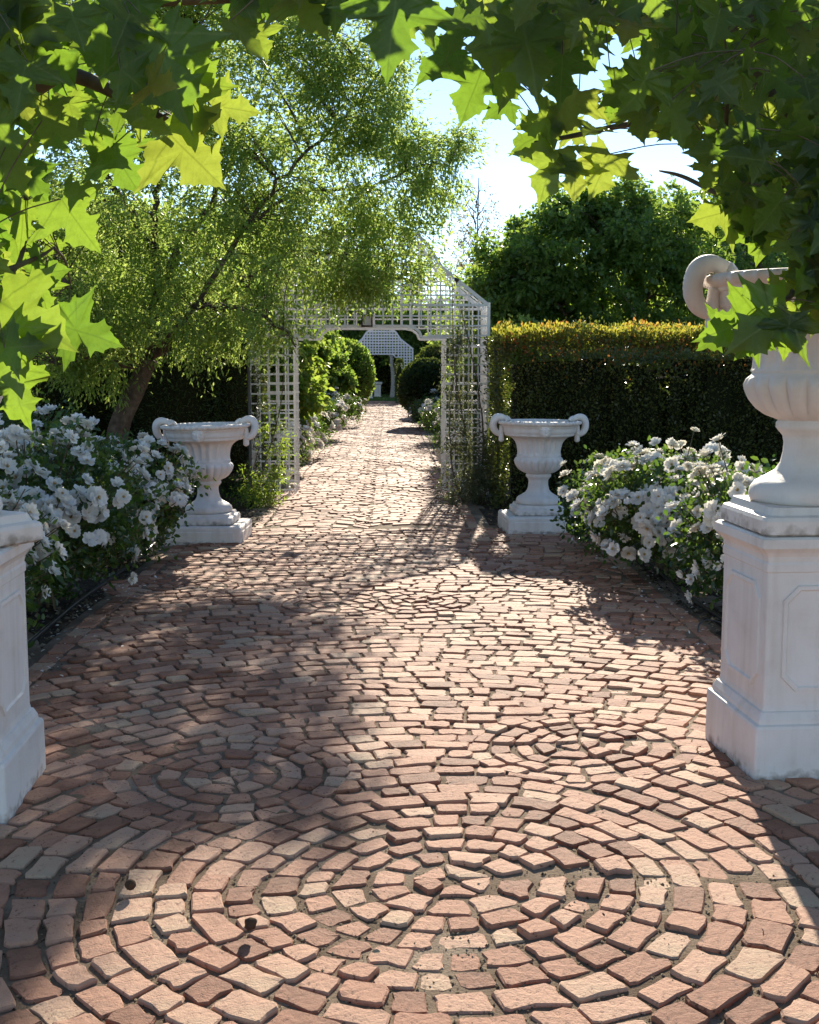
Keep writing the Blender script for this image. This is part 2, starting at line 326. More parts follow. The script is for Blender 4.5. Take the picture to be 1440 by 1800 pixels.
# the path beyond: two columns of scalloped arcs
cw = (PR - PL - .22) / 2
for ci in range(2):
    xc = PL + .11 + cw * (ci + .5); Rr = .62
    for k in range(int(43.2 / .128)):
        y0 = 11.1 + (k + .5 * ci) * .128; e0, e1 = (-cw / 2, cw / 2 + .09 * math.sin(k * 2.1 + .4)) if ci == 0 else (-cw / 2 + .09 * math.sin(k * 2.1 + .4), cw / 2); s = e0 + random.uniform(-.06, .0)
        while s < e1:
            ln = random.uniform(.13, .2); xa, xb = max(s, e0), min(s + ln, e1)
            if xb - xa > .05:
                fa, fb = math.sqrt(Rr * Rr - xa * xa) - .5, math.sqrt(Rr * Rr - xb * xb) - .5
                gq = .008
                q = [np.array([xc + xa + gq, y0 + fa + gq]), np.array([xc + xb - gq, y0 + fb + gq]), np.array([xc + xb - gq, y0 + fb + .128 - gq]), np.array([xc + xa + gq, y0 + fa + .128 - gq])]
                if 11.42 < q[0][1] < 54.4: polys.append(q)
            s += ln
def warp(P):                                     # hand-laid: the rings wander a little
    x, y = P[:, 0], P[:, 1]; k = np.clip((11.2 - y) / .5, 0, 1) * np.clip((1.72 - np.abs(x)) / .25 + (y < 4.6), 0, 1)
    return P + np.column_stack([k * (.020 * np.sin(3.7 * y + 2.1 * x) + .010 * np.sin(8.3 * y - 5 * x + 1)), k * (.022 * np.sin(3.1 * x - 1.9 * y + .7) + .012 * np.sin(9.1 * x + 4 * y))])
def brick_geo(q, i):
    P = warp(np.array(q)); c = P.mean(0)
    # densify, jitter and round the outline so that every brick is a little broken
    out = []
    L = len(P)
    for k in range(L):
        a, b = P[k], P[(k + 1) % L]; e = np.linalg.norm(b - a)
        if e < .012: continue
        cut = min(.012, .22 * e)
        out.append(a + (b - a) / e * cut * random.uniform(.5, 1.5))
        if e > .09: out.append(a + (b - a) * random.uniform(.4, .6) + (c - (a + b) / 2) * random.uniform(-.01, .07))
        out.append(b - (b - a) / e * cut * random.uniform(.5, 1.5))
    P = np.array(out) if len(out) >= 4 else P
    P = P + rng.normal(0, .0036, P.shape)
    if np.cross(P[1] - P[0], P[2] - P[1]) < 0: P = P[::-1]
    n = len(P); r = np.linalg.norm(P - c, axis=1, keepdims=True)
    ins = c + (P - c) * (1 - .0045 / np.maximum(r, .03)) + rng.normal(0, .0012, P.shape)
    gx, gy = random.gauss(0, .016), random.gauss(0, .016)
    z0 = .0055 + float(undul(c[0], c[1])) + random.gauss(0, .0030)
    zt = lambda Q: (z0 + (Q[:, 0] - c[0]) * gx + (Q[:, 1] - c[1]) * gy)
    ct = np.array([[c[0], c[1], z0 + .0008]])
    V = np.vstack([np.column_stack([P, np.full(n, -.035)]), np.column_stack([P, zt(P) - .0035 - rng.random(n) * .003]), np.column_stack([ins, zt(ins) + rng.normal(0, .0006, n)]), ct])
    F = []
    for j in range(n):
        k = (j + 1) % n
        F += [(j, k, n + k, n + j), (n + j, n + k, 2 * n + k, 2 * n + j), (2 * n + j, 2 * n + k, 3 * n)]
    return V, F, c
def px_of(p):
    v = CAMROT.T @ (np.asarray(p) - np.array([0, 0, CAM_H])); return 720 + F_PX * v[0] / -v[2], 900 - F_PX * v[1] / -v[2], -v[2]
def blocked(c):
    return any(abs(c[0] - x) < h - .03 and abs(c[1] - y) < h - .03 for x, y, h in PED)
info = []
for q in polys:
    c = np.mean(q, 0)
    if c[1] < 1.2 or blocked(c): continue
    x, y, d = px_of((c[0], c[1], 0))
    vis = -40 < x < 1480 and y < 1840 and d > 0
    info.append((area(q) / d ** 3 if vis else 0, q))
info.sort(key=lambda t: -t[0])
court_rest, walk_rest = MB(), MB()
for i, (a, q) in enumerate(info):
    V, F, c = brick_geo(q, i)
    t = random.random()
    if i < 300:
        b = MB(); b.add(V - np.array([c[0], c[1], 0]), F, t); o = b.obj('brick', M['brick'], paving); o.location = (c[0], c[1], 0)
    else: (court_rest if c[1] < 11.4 else walk_rest).add(V, F, t)
tag(court_rest.obj('brick_field', M['brick'], paving), kind='stuff')
tag(walk_rest.obj('brick_field', M['brick'], walk), kind='stuff')
# crumbs in the joints and leaf litter on the beds
def crumbs(name, n, fx, mat, s0, s1, z, lab, cat):
    P = fx(n); n = len(P); s = rng.uniform(s0, s1, n) * rng.choice([.6, 1, 1.7], n)
    T = np.array([[0, 0, .7], [.9, 0, 0], [-.5, .8, 0], [-.5, -.8, 0]])
    V = (P[:, None] + T[None] * s[:, None, None] * rng.uniform(.6, 1.3, (n, 4, 1)))
    ang = rng.random(n) * 6.28; cs, sn = np.cos(ang), np.sin(ang); D = V - P[:, None]
    V = P[:, None] + np.stack([D[..., 0] * cs[:, None] - D[..., 1] * sn[:, None], D[..., 0] * sn[:, None] + D[..., 1] * cs[:, None], D[..., 2]], -1)
    F = np.array([[0, 1, 2], [0, 2, 3], [0, 3, 1]]); F = (F[None] + 4 * np.arange(n)[:, None, None]).reshape(-1, 3)
    o = link(name, fast_mesh(name, V.reshape(-1, 3), F, np.repeat(rng.random(n), 4)), mat); return tag(o, lab, cat, kind='stuff')
def joint_pts(n):
    y = 2.2 + 8.8 * rng.random(n) ** 1.8; x = rng.uniform(-1.0, 1.0, n) * np.minimum(2.2, .35 * y + .6)
    keep = (y < 5) | (np.abs(x) < 1.75); x, y = x[keep], y[keep]
    return np.column_stack([x, y, -.002 + .8 * undul(x, y)])
crumbs('soil_crumbs', 40000, joint_pts, M['litter'], .002, .005, 0, 'earth crumbs lodged in the joints between bricks', 'crumbs')
def bed_pts(n):
    y = rng.uniform(5, 13, n); sgn = rng.choice([-1, 1], n); x = np.where(y > 11.45, sgn * (1.1 + rng.random(n) * 2.4), sgn * (1.87 + rng.random(n) ** 1.7 * 2.2))
    return np.column_stack([x, y, .0 + 1.5 * undul(x, y)])
crumbs('leaf_litter', 9000, bed_pts, M['litter'], .008, .02, 0, 'dry leaf litter over the soil of the rose beds', 'leaf litter')

# ------------------------------------------------------------------ urns and pedestals
def lathe(prof, n, mod):
    prof = np.asarray(prof, float); m = len(prof); th = np.arange(n) * 2 * math.pi / n
    V = np.zeros((m, n, 3))
    for i, (r, z) in enumerate(prof):
        rr = r * mod(z, th); V[i, :, 0] = rr * np.cos(th); V[i, :, 1] = rr * np.sin(th); V[i, :, 2] = z
    idx = np.arange(m * n).reshape(m, n); nx = np.roll(idx, -1, 1)
    F = np.stack([idx[:-1], nx[:-1], nx[1:], idx[1:]], -1).reshape(-1, 4)
    return V.reshape(-1, 3), F
keys = [(.150, .083), (.198, .097), (.204, .118), (.199, .14), (.185, .158), (.15, .178), (.118, .198), (.1, .225), (.092, .262), (.090, .295), (.094, .318), (.108, .334), (.117, .345), (.117, .362), (.11, .37), (.124, .376),
        (.152, .388), (.18, .41), (.202, .44), (.216, .47), (.222, .49), (.217, .51), (.207, .522), (.201, .53), (.207, .538), (.202, .55), (.201, .58), (.205, .61), (.212, .64), (.223, .665), (.24, .687), (.262, .705), (.288, .716), (.316, .722), (.322, .733),
        (.323, .745), (.333, .756), (.338, .80), (.346, .806), (.348, .815), (.366, .822), (.379, .834), (.381, .846), (.374, .857), (.356, .860), (.34, .85), (.318, .80), (.27, .735), (.2, .70), (.02, .69)]
prof = []
for a, b in zip(keys[:-1], keys[1:]):
    prof += [a, ((a[0] + b[0]) / 2, (a[1] + b[1]) / 2)]
prof.append(keys[-1])
NS = 20
def bowl_mod(z, th):
    if .378 < z < .52:
        w = math.sin(math.pi * (z - .378) / .142) ** .5; return 1 + .12 * w * (np.abs(np.cos(NS / 2 * th)) ** .6 - .6)
    if .535 < z < .715:
        w = min(1, (z - .535) / .03, (.715 - z) / .03); return 1 - .09 * w * (np.abs(np.sin(NS / 2 * th)) ** 1.5)
    if .822 < z < .856: return 1 + .014 * np.sign(np.sin(48 * th))
    if .09 < z < .3: return 1 + .012 * np.cos(8 * th)
    return np.ones_like(th)
bV, bF = lathe(prof, 240, bowl_mod)
bowl_me = fast_mesh('urn_bowl', bV, bF, smooth=True); bowl_me.materials.append(M['white'])
def square_rings(levels, bev=.012):              # stacked square sections with softened corners
    V = []; F = []
    for (h, z) in levels:
        b = min(bev, h * .3)
        for sx, sy in ((1, 1), (-1, 1), (-1, -1), (1, -1)):
            c1, c2 = ((h, h - b), (h - b, h)) if sx * sy > 0 else ((h - b, h), (h, h - b))
            mid = (h - b * .3, h - b * .3)
            for (x, y) in (c1, mid, c2): V.append((sx * x, sy * y, z))
    n = 12
    for i in range(len(levels) - 1):
        for j in range(n): F.append((i * n + j, i * n + (j + 1) % n, (i + 1) * n + (j + 1) % n, (i + 1) * n + j))
    F.append(tuple(range(n))[::-1]); F.append(tuple((len(levels) - 1) * n + j for j in range(n)))
    return V, F
mb = MB(); mb.add(*square_rings([(.226, 0), (.238, .008), (.238, .05), (.232, .062), (.215, .068), (.206, .092)], .03)); foot_me = mb.mesh('urn_foot'); foot_me.materials.append(M['white'])
def handle_mesh():
    mb = MB()
    p = spline([(.29, 0, .862), (.33, 0, .882), (.375, 0, .893), (.412, 0, .878), (.428, 0, .838), (.424, 0, .79), (.40, 0, .752), (.365, 0, .735), (.345, 0, .75)], 5)
    s = np.linspace(0, 1, len(p)); p[:, 1] = .018 * np.sin(s * 5)
    mb.tube(p, .020 + .014 * np.sin(np.pi * np.clip(s * 1.05, 0, 1)) ** .8, 12)
    p2 = spline([(.352, .0, .815), (.352, -.012, .77), (.350, -.012, .71), (.350, -.01, .672), (.35, -.008, .66)], 5)
    mb.tube(p2, np.concatenate([np.linspace(.020, .026, 15), np.linspace(.024, .006, len(p2) - 15)]), 10)
    p3 = spline([(.27, -.03, .858), (.29, -.02, .879), (.305, 0, .885), (.31, .02, .875), (.3, .04, .857)], 4); mb.tube(p3, .018, 8)
    me = mb.mesh('urn_handle', True); me.materials.append(M['white']); return me
hand_me = handle_mesh()
def mask_mesh():                                 # small relief mask on the frieze, facing -Y
    mb = MB()
    for (x, z, rx, rz, ry) in ((0, .775, .055, .06, .03), (0, .805, .05, .03, .028), (-.03, .79, .022, .02, .03), (.03, .79, .022, .02, .03), (0, .745, .03, .028, .034), (0, .77, .012, .03, .045)):
        u = np.linspace(0, 2 * math.pi, 13)[:-1]; V = [(x, -.335 - ry, z)]; F = []
        for k, (s, dy) in enumerate(((.5, .86), (.85, .5), (1, 0))): V += [(x + rx * s * math.cos(a), -.335 - ry * dy + .012 * k * 0, z + rz * s * math.sin(a)) for a in u]
        F += [(0, 1 + j, 1 + (j + 1) % 12) for j in range(12)]
        for k in range(2): F += [(1 + k * 12 + j, 13 + k * 12 + j, 13 + k * 12 + (j + 1) % 12, 1 + k * 12 + (j + 1) % 12) for j in range(12)]
        mb.add(V, F)
    me = mb.mesh('urn_mask', True); me.materials.append(M['white']); return me
mask_me = mask_mesh()
def soil_disc():
    mb = MB(); n = 40; V = [(0, 0, .78)]
    for r in (.15, .29): V += [(r * math.cos(a), r * math.sin(a), .772 + random.uniform(-.006, .006)) for a in np.arange(n) * 2 * math.pi / n]
    mb.add(V, [(0, 1 + j, 1 + (j + 1) % n) for j in range(n)] + [(1 + j, 1 + n + j, 1 + n + (j + 1) % n, 1 + (j + 1) % n) for j in range(n)])
    me = mb.mesh('urn_soil'); me.materials.append(M['soil']); return me
soil_me = soil_disc()
def urn(loc, label, sc=1.0, rot=(0, 0, 0)):
    r = thing('garden_urn', label, 'urn', loc, 'white garden urns along the path'); r.scale = (sc, sc, sc); r.rotation_euler = rot
    link('bowl', bowl_me, None, r); link('foot', foot_me, None, r); link('soil_fill', soil_me, None, r)
    for k in range(2):
        h = link('handle', hand_me, None, r); h.rotation_euler = (0, 0, math.pi * k)
        m = link('mask', mask_me, None, r); m.rotation_euler = (0, 0, math.pi * k)
    return r
ped_lv = [(.300, -.05), (.302, .02), (.300, .19), (.296, .20), (.284, .205), (.282, .222), (.270, .246), (.262, .25), (.258, .27), (.257, .76), (.262, .765), (.262, .79), (.258, .80), (.262, .82), (.272, .835), (.285, .848), (.290, .853), (.290, .885), (.280, .893)]
def panel_frame(w, z0, z1, c, d0):               # octagonal moulded frame standing on one face
    mb = MB(); cz = (z0 + z1) / 2; hz = (z1 - z0) / 2
    def octo(o, y): 
        a, b, k = w - o, hz - o, c - o * .4
        return [(x, y, cz + z) for (x, z) in ((-a + k, -b), (a - k, -b), (a, -b + k), (a, b - k), (a - k, b), (-a + k, b), (-a, b - k), (-a, -b + k))]
    V = octo(0, -d0 + .004) + octo(.003, -d0 - .009) + octo(.016, -d0 - .010) + octo(.022, -d0 - .003) + octo(.03, -d0 - .002)
    F = [(k * 8 + j, k * 8 + (j + 1) % 8, k * 8 + 8 + (j + 1) % 8, k * 8 + 8 + j) for k in range(4) for j in range(8)]
    F.append(tuple(32 + j for j in range(8)))
    mb.add(V, F); me = mb.mesh('panel_moulding'); me.materials.append(M['white']); return me
ped_lv = [(a * .935, b) for a, b in ped_lv]
mb = MB(); mb.add(*square_rings(ped_lv, .010)); ped_me = mb.mesh('pedestal_body'); ped_me.materials.append(M['white'])
pan_me = panel_frame(.182, .32, .715, .055, .2403)
def pedestal(loc, label, rz):
    r = link('pedestal', ped_me, None); tag(r, label, 'pedestal', 'white urn pedestals'); r.location = loc; r.rotation_euler = (0, 0, rz)
    for k in range(4):
        p = link('panel', pan_me, None, r); p.rotation_euler = (0, 0, k * math.pi / 2)
    return r
low_lv = [(.325, -.06), (.327, .01), (.325, .135), (.318, .148), (.31, .153)]
mb = MB(); mb.add(*square_rings(low_lv, .012)); low_me = mb.mesh('plinth_body'); low_me.materials.append(M['white'])
mb = MB()
for (w, z0, z1, y) in ((.27, .015, .112, -.3275),):
    mb.add([(-w, y, z0), (w, y, z0), (w, y, z1), (-w, y, z1), (-w + .008, y - .005, z0 + .008), (w - .008, y - .005, z0 + .008), (w - .008, y - .005, z1 - .008), (-w + .008, y - .005, z1 - .008)],
           [(0, 1, 5, 4), (1, 2, 6, 5), (2, 3, 7, 6), (3, 0, 4, 7), (4, 5, 6, 7)])
lpan_me = mb.mesh('plinth_panel'); lpan_me.materials.append(M['white'])
def plinth(loc, label, rz):
    r = link('plinth', low_me, None); tag(r, label, 'plinth', 'low plinths under the far urns'); r.location = loc; r.rotation_euler = (0, 0, rz)
    for k in range(4):
        p = link('panel', lpan_me, None, r); p.rotation_euler = (0, 0, k * math.pi / 2)
    return r
(pxl, pyl, _), (pxr, pyr, _), (qxl, qyl, _), (qxr, qyr, _) = PED
pedestal((pxr, pyr, 0), 'tall white panelled pedestal beside the right rose bushes, nearest the viewer', R(3.6))
urn((pxr, pyr, .894), 'large white fluted urn half hidden by plane leaves on the right tall pedestal', 1.1, (0, 0, R(3)))
pedestal((pxl, pyl, 0), 'tall white pedestal cut by the left edge beside the rose bushes', R(2.6))
urn((pxl, pyl, .894), 'white urn at the left edge, almost wholly behind plane leaves', 1.1, (0, 0, R(60)))
plinth((qxl, qyl, 0), 'low white square plinth under the urn beside the leaning tree', R(-2))
urn((qxl, qyl, .152), 'white ring handled urn on a low plinth between the left roses and trellis arch', 1.0, (0, R(-1.2), R(-3)))
plinth((qxr, qyr, 0), 'low white square plinth under the urn before the clipped hedge', R(3))
urn((qxr, qyr, .152), 'white ring handled urn on a low plinth in front of the dark clipped hedge', 1.0, (0, R(.4), R(2)))

# ------------------------------------------------------------------ trellis arches
slat_mb = MB(); slat_mb.box((0, 0, 0), (.5, .5, .5)); slat_me = slat_mb.mesh('slat'); slat_me.materials.append(M['slat'])
class Arch:
    def __init__(s, root, joined): s.root, s.mb, s.n = root, (MB() if joined else None), 0
    def bar(s, a, b, w, t, nrm):                 # a flat slat from a to b, w wide, t thick along nrm
        a, b, nrm = Vector(a), Vector(b), Vector(nrm)
        ax = (b - a); L = ax.length; ax.normalize(); z = nrm.normalized(); y = z.cross(ax).normalized(); z = ax.cross(y)
        m = Matrix.Translation((a + b) / 2) @ Matrix((ax, y, z)).transposed().to_4x4() @ Matrix.Diagonal((L, w, t, 1))
        if s.mb is not None or s.n >= 300:
            if s.mb is None: s.mb = MB()
            V = [tuple(m @ v.co) for v in slat_me.vertices]; s.mb.add(V, [tuple(p.vertices) for p in slat_me.polygons])
        else:
            o = link('slat', slat_me, None, s.root); o.matrix_basis = m; s.n += 1
    def done(s):
        if s.mb is not None: tag(s.mb.obj('lattice', M['slat'], s.root), kind='stuff')
def prof_roof(w, H):                             # eave - kink - top, half widths and heights
    return [(w, H), (w * .61, H + .43), (w * .48, H + .70), (w * .40, H + .80), (0, H + .95)]
def roof_h(x, pr):
    x = abs(x)
    for (x1, z1), (x0, z0) in zip(pr[:-1], pr[1:]):
        if x0 <= x <= x1: return z0 + (z1 - z0) * (x - x0) / (x1 - x0 + 1e-9)
    return pr[0][1]
def build_arch(root, W, H, depth, op, sp, joined, sw=.018):
    A = Arch(root, joined); w = W / 2; t = .012; pr = prof_roof(w, H)
    lint = H - .24; low = H - .37
    for face, ny in ((0.0, -1), (depth, 1)):
        yv, yh = face, face + ny * .013
        nv = int(round(W / sp)); xs = np.linspace(-w, w, nv + 1)
        for x in xs:                             # uprights
            ax = abs(x)
            if ax > op / 2 - .01: z0 = 0
            elif ax > op / 2 - .27: z0 = low + (.0 if ax > op / 2 - .14 else .13 * (1 - (ax - (op / 2 - .27)) / .13))
            else: z0 = lint
            A.bar((x, yv, z0), (x, yv, roof_h(x, pr) - .01), sw if 0 < abs(abs(x) - w) else sw, t, (0, 1, 0))
        for sx in (-1, 1):
            A.bar((sx * (w + .01), yv - ny * .03, 0), (sx * (w + .01), yv - ny * .03, H + .03), .034, .034, (0, 1, 0))   # corner post
            zz = .07
            while zz < H - .02:
                x_in = op / 2 if zz < low else (op / 2 - .2 if zz < lint else 0)
                A.bar((sx * (x_in - (.0 if x_in else 0)), yh, zz), (sx * w, yh, zz), sw, t, (0, 1, 0)); zz += sp
            # bracket: flat foot, then a quarter curve up to the lintel
            A.bar((sx * (op / 2 - .27), yh, low), (sx * (op / 2 + .02), yh, low), .03, .016, (0, 1, 0))
            cpts = [(op / 2 - .27 - .17 * (1 - math.cos(a)), low + .13 * math.sin(a)) for a in np.linspace(0, math.pi / 2, 4)]
            for (xa, za), (xb, zb) in zip(cpts[:-1], cpts[1:]): A.bar((sx * xa, yh, za), (sx * xb, yh, zb), .03, .016, (0, 1, 0))
            for (xa, za), (xb, zb) in zip(pr[:-1], pr[1:]): A.bar((sx * xa, yh, za), (sx * xb, yh, zb), .04, .02, (0, 1, 0))
        A.bar((-(op / 2 - .44), yh, lint), (op / 2 - .44, yh, lint), .03, .016, (0, 1, 0))
        A.bar((-w, yh - ny * .002, H), (w, yh - ny * .002, H), .03, .02, (0, 1, 0))
        zz = H + sp
        while zz < H + .9:                       # gable lattice
            hw = max([x0 + (x1 - x0) * (zz - z0) / (z1 - z0 + 1e-9) for (x0, z0), (x1, z1) in zip(pr[:-1], pr[1:]) if z0 <= zz <= z1] or [0])
            if hw > .05: A.bar((-hw, yh, zz), (hw, yh, zz), sw, t, (0, 1, 0))
            zz += sp
    for sx in (-1, 1):                           # outer and inner side lattices
        for x, full in ((sx * w, True), (sx * op / 2, False)):
            ys = np.linspace(0, depth, int(round(depth / sp)) + 1)[1:-1]
            for y in ys[::1 if full else 2]: A.bar((x, y, 0), (x, y, H if full else low), sw, t, (1, 0, 0))
            if full:
                zz = .12
                while zz < H: A.bar((x + sx * .013, .02, zz), (x + sx * .013, depth - .02, zz), sw, t, (1, 0, 0)); zz += sp
        for (xa, za), (xb, zb) in zip(pr[:-1], pr[1:]):   # roof battens and rafters
            L = math.hypot(xb - xa, zb - za)
            for k in range(max(1, int(L / .16))):
                f = (k + .5) / max(1, int(L / .16)); x, z = xa + (xb - xa) * f, za + (zb - za) * f
                A.bar((sx * x, .02, z), (sx * x, depth - .02, z), sw, t, (sx * .6, 0, .8))
            for y in (depth * .33, depth * .66): A.bar((sx * xa, y, za - .012), (sx * xb, y, zb - .012), sw, t, (0, 1, 0))
    A.done()
AX, AY = -.205, 14.3
arch = thing('trellis_arch', 'white trellis arch with peaked roof spanning the brick path, nearest one', 'trellis arch', (AX, AY, 0), 'white trellis arches over the path')
build_arch(arch, 2.76, 2.21, 1.0, 1.76, .112, False)
arch2 = thing('trellis_arch', 'small far white trellis arch at the end of the path', 'trellis arch', (-.23, 54.0, 0), 'white trellis arches over the path')
build_arch(arch2, 2.76, 2.3, 1.0, 1.76, .125, True, .04)
pq = thing('plaque', 'small dark framed square plaque at the middle of the near arch lintel', 'plaque', (AX - .02, AY - .035, 2.03))
mb = MB()
for (c, h) in (((0, -.012, .062), (.066, .012, .009)), ((0, -.012, -.062), (.066, .012, .009)), ((-.058, -.012, 0), (.008, .012, .053)), ((.058, -.012, 0), (.008, .012, .053))): mb.box(c, h)
mb.obj('frame', M['frame_dark'], pq); mb = MB(); mb.box((0, -.008, 0), (.049, .006, .052)); mb.obj('panel', M['panel_pale'], pq)
fx = at(803, 492, AY - .01)
ft = thing('roof_fitting', 'tiny black fitting perched on the sloping roof edge of near arch', 'fitting', tuple(fx))
mb = MB(); mb.tube(spline([(0, 0, -.03), (0, 0, .0), (.004, 0, .03), (-.006, 0, .055)], 4), np.array([.012, .02, .027, .03, .032, .033, .033, .031, .028, .022, .014, .008, .004]), 8); mb.obj('body', M['black'], ft, True)
mb = MB(); mb.tube([(0, 0, -.06), (0, 0, -.025)], .006, 6); mb.obj('bracket', M['black'], ft)
for (px, py, d, hh, lab) in ((441, 890, 13.2, 1.62, 'thin black stake between the left urn and the trellis arch'), (878, 880, 13.4, 1.72, 'thin leaning black stake between the trellis arch and the clipped hedge')):
    b = at(px, py, d)
    mb = MB(); top = (-.05 if px > 700 else 0, 0, hh); mb.tube(spline([(0, 0, -.05), (top[0] * .4, .01, hh * .5), top], 5), .018, 8)
    o = mb.obj('garden_stake', M['black'], None, True); o.location = (b[0], d, 0); tag(o, lab, 'stake', 'black garden stakes')

# ------------------------------------------------------------------ foliage
T_FINE = (np.array([[0, 0, 0], [.17, .42, .05], [0, 1, -.06], [-.17, .42, .05]]), np.array([[0, 1, 2], [0, 2, 3]]))
T_OVAL = (np.array([[0, 0, 0], [.27, .3, .06], [.22, .72, .04], [0, 1, -.06], [-.22, .72, .04], [-.27, .3, .06]]), np.array([[0, 1, 2], [0, 2, 3], [0, 3, 4], [0, 4, 5]]))
T_NEEDLE = (np.array([[0, 0, 0], [.12, .5, .02], [0, 1, 0], [-.12, .5, .02]]), np.array([[0, 1, 2], [0, 2, 3]]))
def scatter(P, D, Nn, S, tpl, tint):
    TV, TF = tpl; n, k = len(P), len(TV)
    D = unit(D); X = unit(np.cross(D, Nn)); Z = np.cross(X, D)
    V = P[:, None] + S[:, None, None] * (TV[None, :, 0:1] * X[:, None] + TV[None, :, 1:2] * D[:, None] + TV[None, :, 2:3] * Z[:, None])
    F = (TF[None] + k * np.arange(n)[:, None, None]).reshape(-1, 3)
    return V.reshape(-1, 3), F, np.repeat(tint, k)
def foliage(name, parent, mat, P, size, tpl, droop=.4, spread=None, tint=None, axis=None):
    n = len(P); D = rand_dirs(n) if axis is None else unit(axis + .8 * rng.normal(size=(n, 3)))
    D[:, 2] -= droop; Nn = rand_dirs(n) + np.array([0, 0, .5])
    S = size * rng.uniform(.65, 1.3, n)
    t = rng.random(n) if tint is None else tint
    V, F, T = scatter(P, D, Nn, S, tpl, t)
    return tag(link(name, fast_mesh(name, V, F, T), mat, parent), kind='stuff')
def ell_points(ells, n):
    vol = np.array([e[3] * e[4] * e[5] for e in ells]) ** .6; idx = rng.choice(len(ells), n, p=vol / vol.sum())
    E = np.array([e[:6] for e in ells])[idx]
    u = rand_dirs(n) * (rng.random(n) ** (1 / 2.4))[:, None]
    return E[:, :3] + u * E[:, 3:6]
def grow(root, limbs, ells, n_cl, n_leaf, size, tpl, leafmat, cl_r=.22, droop=.5, barkmat=None, twig_r=.006, zmin=.1):
    """limbs: (points, r0, r1). Leaf sprays on twigs that reach from the limbs to points inside the ellipsoids."""
    base = np.array(root.location); bm = barkmat or M['bark']
    tr = MB(); samples = []
    for i, (pts, r0, r1) in enumerate(limbs):
        p = spline(np.asarray(pts, float), 7); s = np.linspace(0, 1, len(p))
        if i: p[1:-1] += rng.normal(0, r0 * .35, (len(p) - 2, 3))
        mbx = tr if i == 0 else samples_mb
        if i == 0: samples_mb = MB()
        mbx.tube(p - base, r0 + (r1 - r0) * s ** .8, 10 if i == 0 else 7)
        samples.append(p if i else p[len(p) // 2:])
    SP = np.vstack(samples); C = ell_points(ells, n_cl); C = C[C[:, 2] > zmin]
    leaves = []; ax = []
    for c in C:
        j = np.argmin(np.linalg.norm(SP - c, axis=1) + .25 * np.maximum(0, SP[:, 2] - c[2])); a = SP[j]
        L = np.linalg.norm(c - a); mid = (a + c) / 2 + np.array([0, 0, .12 * L]) + rng.normal(0, .05 * L, 3)
        tw = spline([a, mid, c], 4)
        samples_mb.tube(tw - base, np.linspace(twig_r * (.7 + .5 * L), twig_r * .3, len(tw)), 4, False)
        d0 = unit(c - a); k = max(3, n_leaf // 14)
        for q in range(k):                       # short side sprays
            dd = unit(d0 * .7 + rng.normal(0, .75, 3) + np.array([0, 0, -.1])); ln = cl_r * rng.uniform(.6, 1.5)
            st = tw[-1 - int(rng.integers(0, len(tw) // 2))]
            en = st + dd * ln + np.array([0, 0, -.25 * ln * droop])
            m = n_leaf // k; tt = rng.random(m)[:, None] ** .8
            leaves.append(st + (en - st) * tt + rng.normal(0, .035 * cl_r / .22, (m, 3))); ax.append(np.repeat(dd[None], m, 0))
    P = np.vstack(leaves); AXD = np.vstack(ax)
    tr.obj('trunk', bm, root, True); bo = samples_mb.obj('branches', bm, root, True)
    if len(limbs) < 5: tag(bo, kind='stuff')
    foliage('crown', root, leafmat, P - base, size, tpl, droop, axis=AXD)
def ell_px(px, py, rx, ry, d, rd): 
    c = at(px, py, d); k = d / F_PX; return (*c, rx * k, rd, ry * k)

# the leaning fine-leaved tree on the left
D0 = 11.9
b0 = at(203, 840, D0); b0[2] = 0
tree = thing('leaning_tree', 'leaning fine leaved green tree rising from the left rose bed over the arch', 'tree', tuple(b0))
def L(*pp): return [at(px, py, D0 + dd) for px, py, dd in pp]
limbs = [([b0 + np.array([0, 0, -.1])] + L((205, 790, 0), (213, 740, 0), (238, 685, 0), (262, 630, 0)), .12, .085),
         (L((250, 655, 0), (272, 560, .1), (272, 450, .2), (276, 340, .3), (300, 200, .4), (330, 60, .5)), .055, .014),
         (L((262, 630, 0), (340, 540, -.2), (430, 400, -.3), (520, 290, -.2), (620, 190, 0), (705, 75, .2)), .038, .007),
         (L((255, 640, 0), (350, 560, .3), (470, 470, .5), (545, 440, .6), (680, 485, .7), (750, 500, .8)), .04, .008),
         (L((430, 400, -.3), (520, 340, .1), (640, 330, .3), (740, 290, .5), (790, 290, .6)), .022, .005),
         (L((250, 650, 0), (180, 560, -.4), (90, 480, -.7), (0, 400, -.8), (-90, 330, -.9)), .045, .01),
         (L((272, 450, .2), (200, 330, .5), (120, 200, .8), (60, 60, 1)), .045, .012),
         (L((272, 520, .1), (380, 330, .6), (440, 200, .9), (480, 90, 1.1)), .045, .01),
         (L((340, 540, -.2), (420, 540, -.5), (500, 580, -.7), (520, 610, -.7)), .03, .008),
         (L((250, 650, 0), (170, 630, -.5), (100, 640, -.8)), .03, .008)]
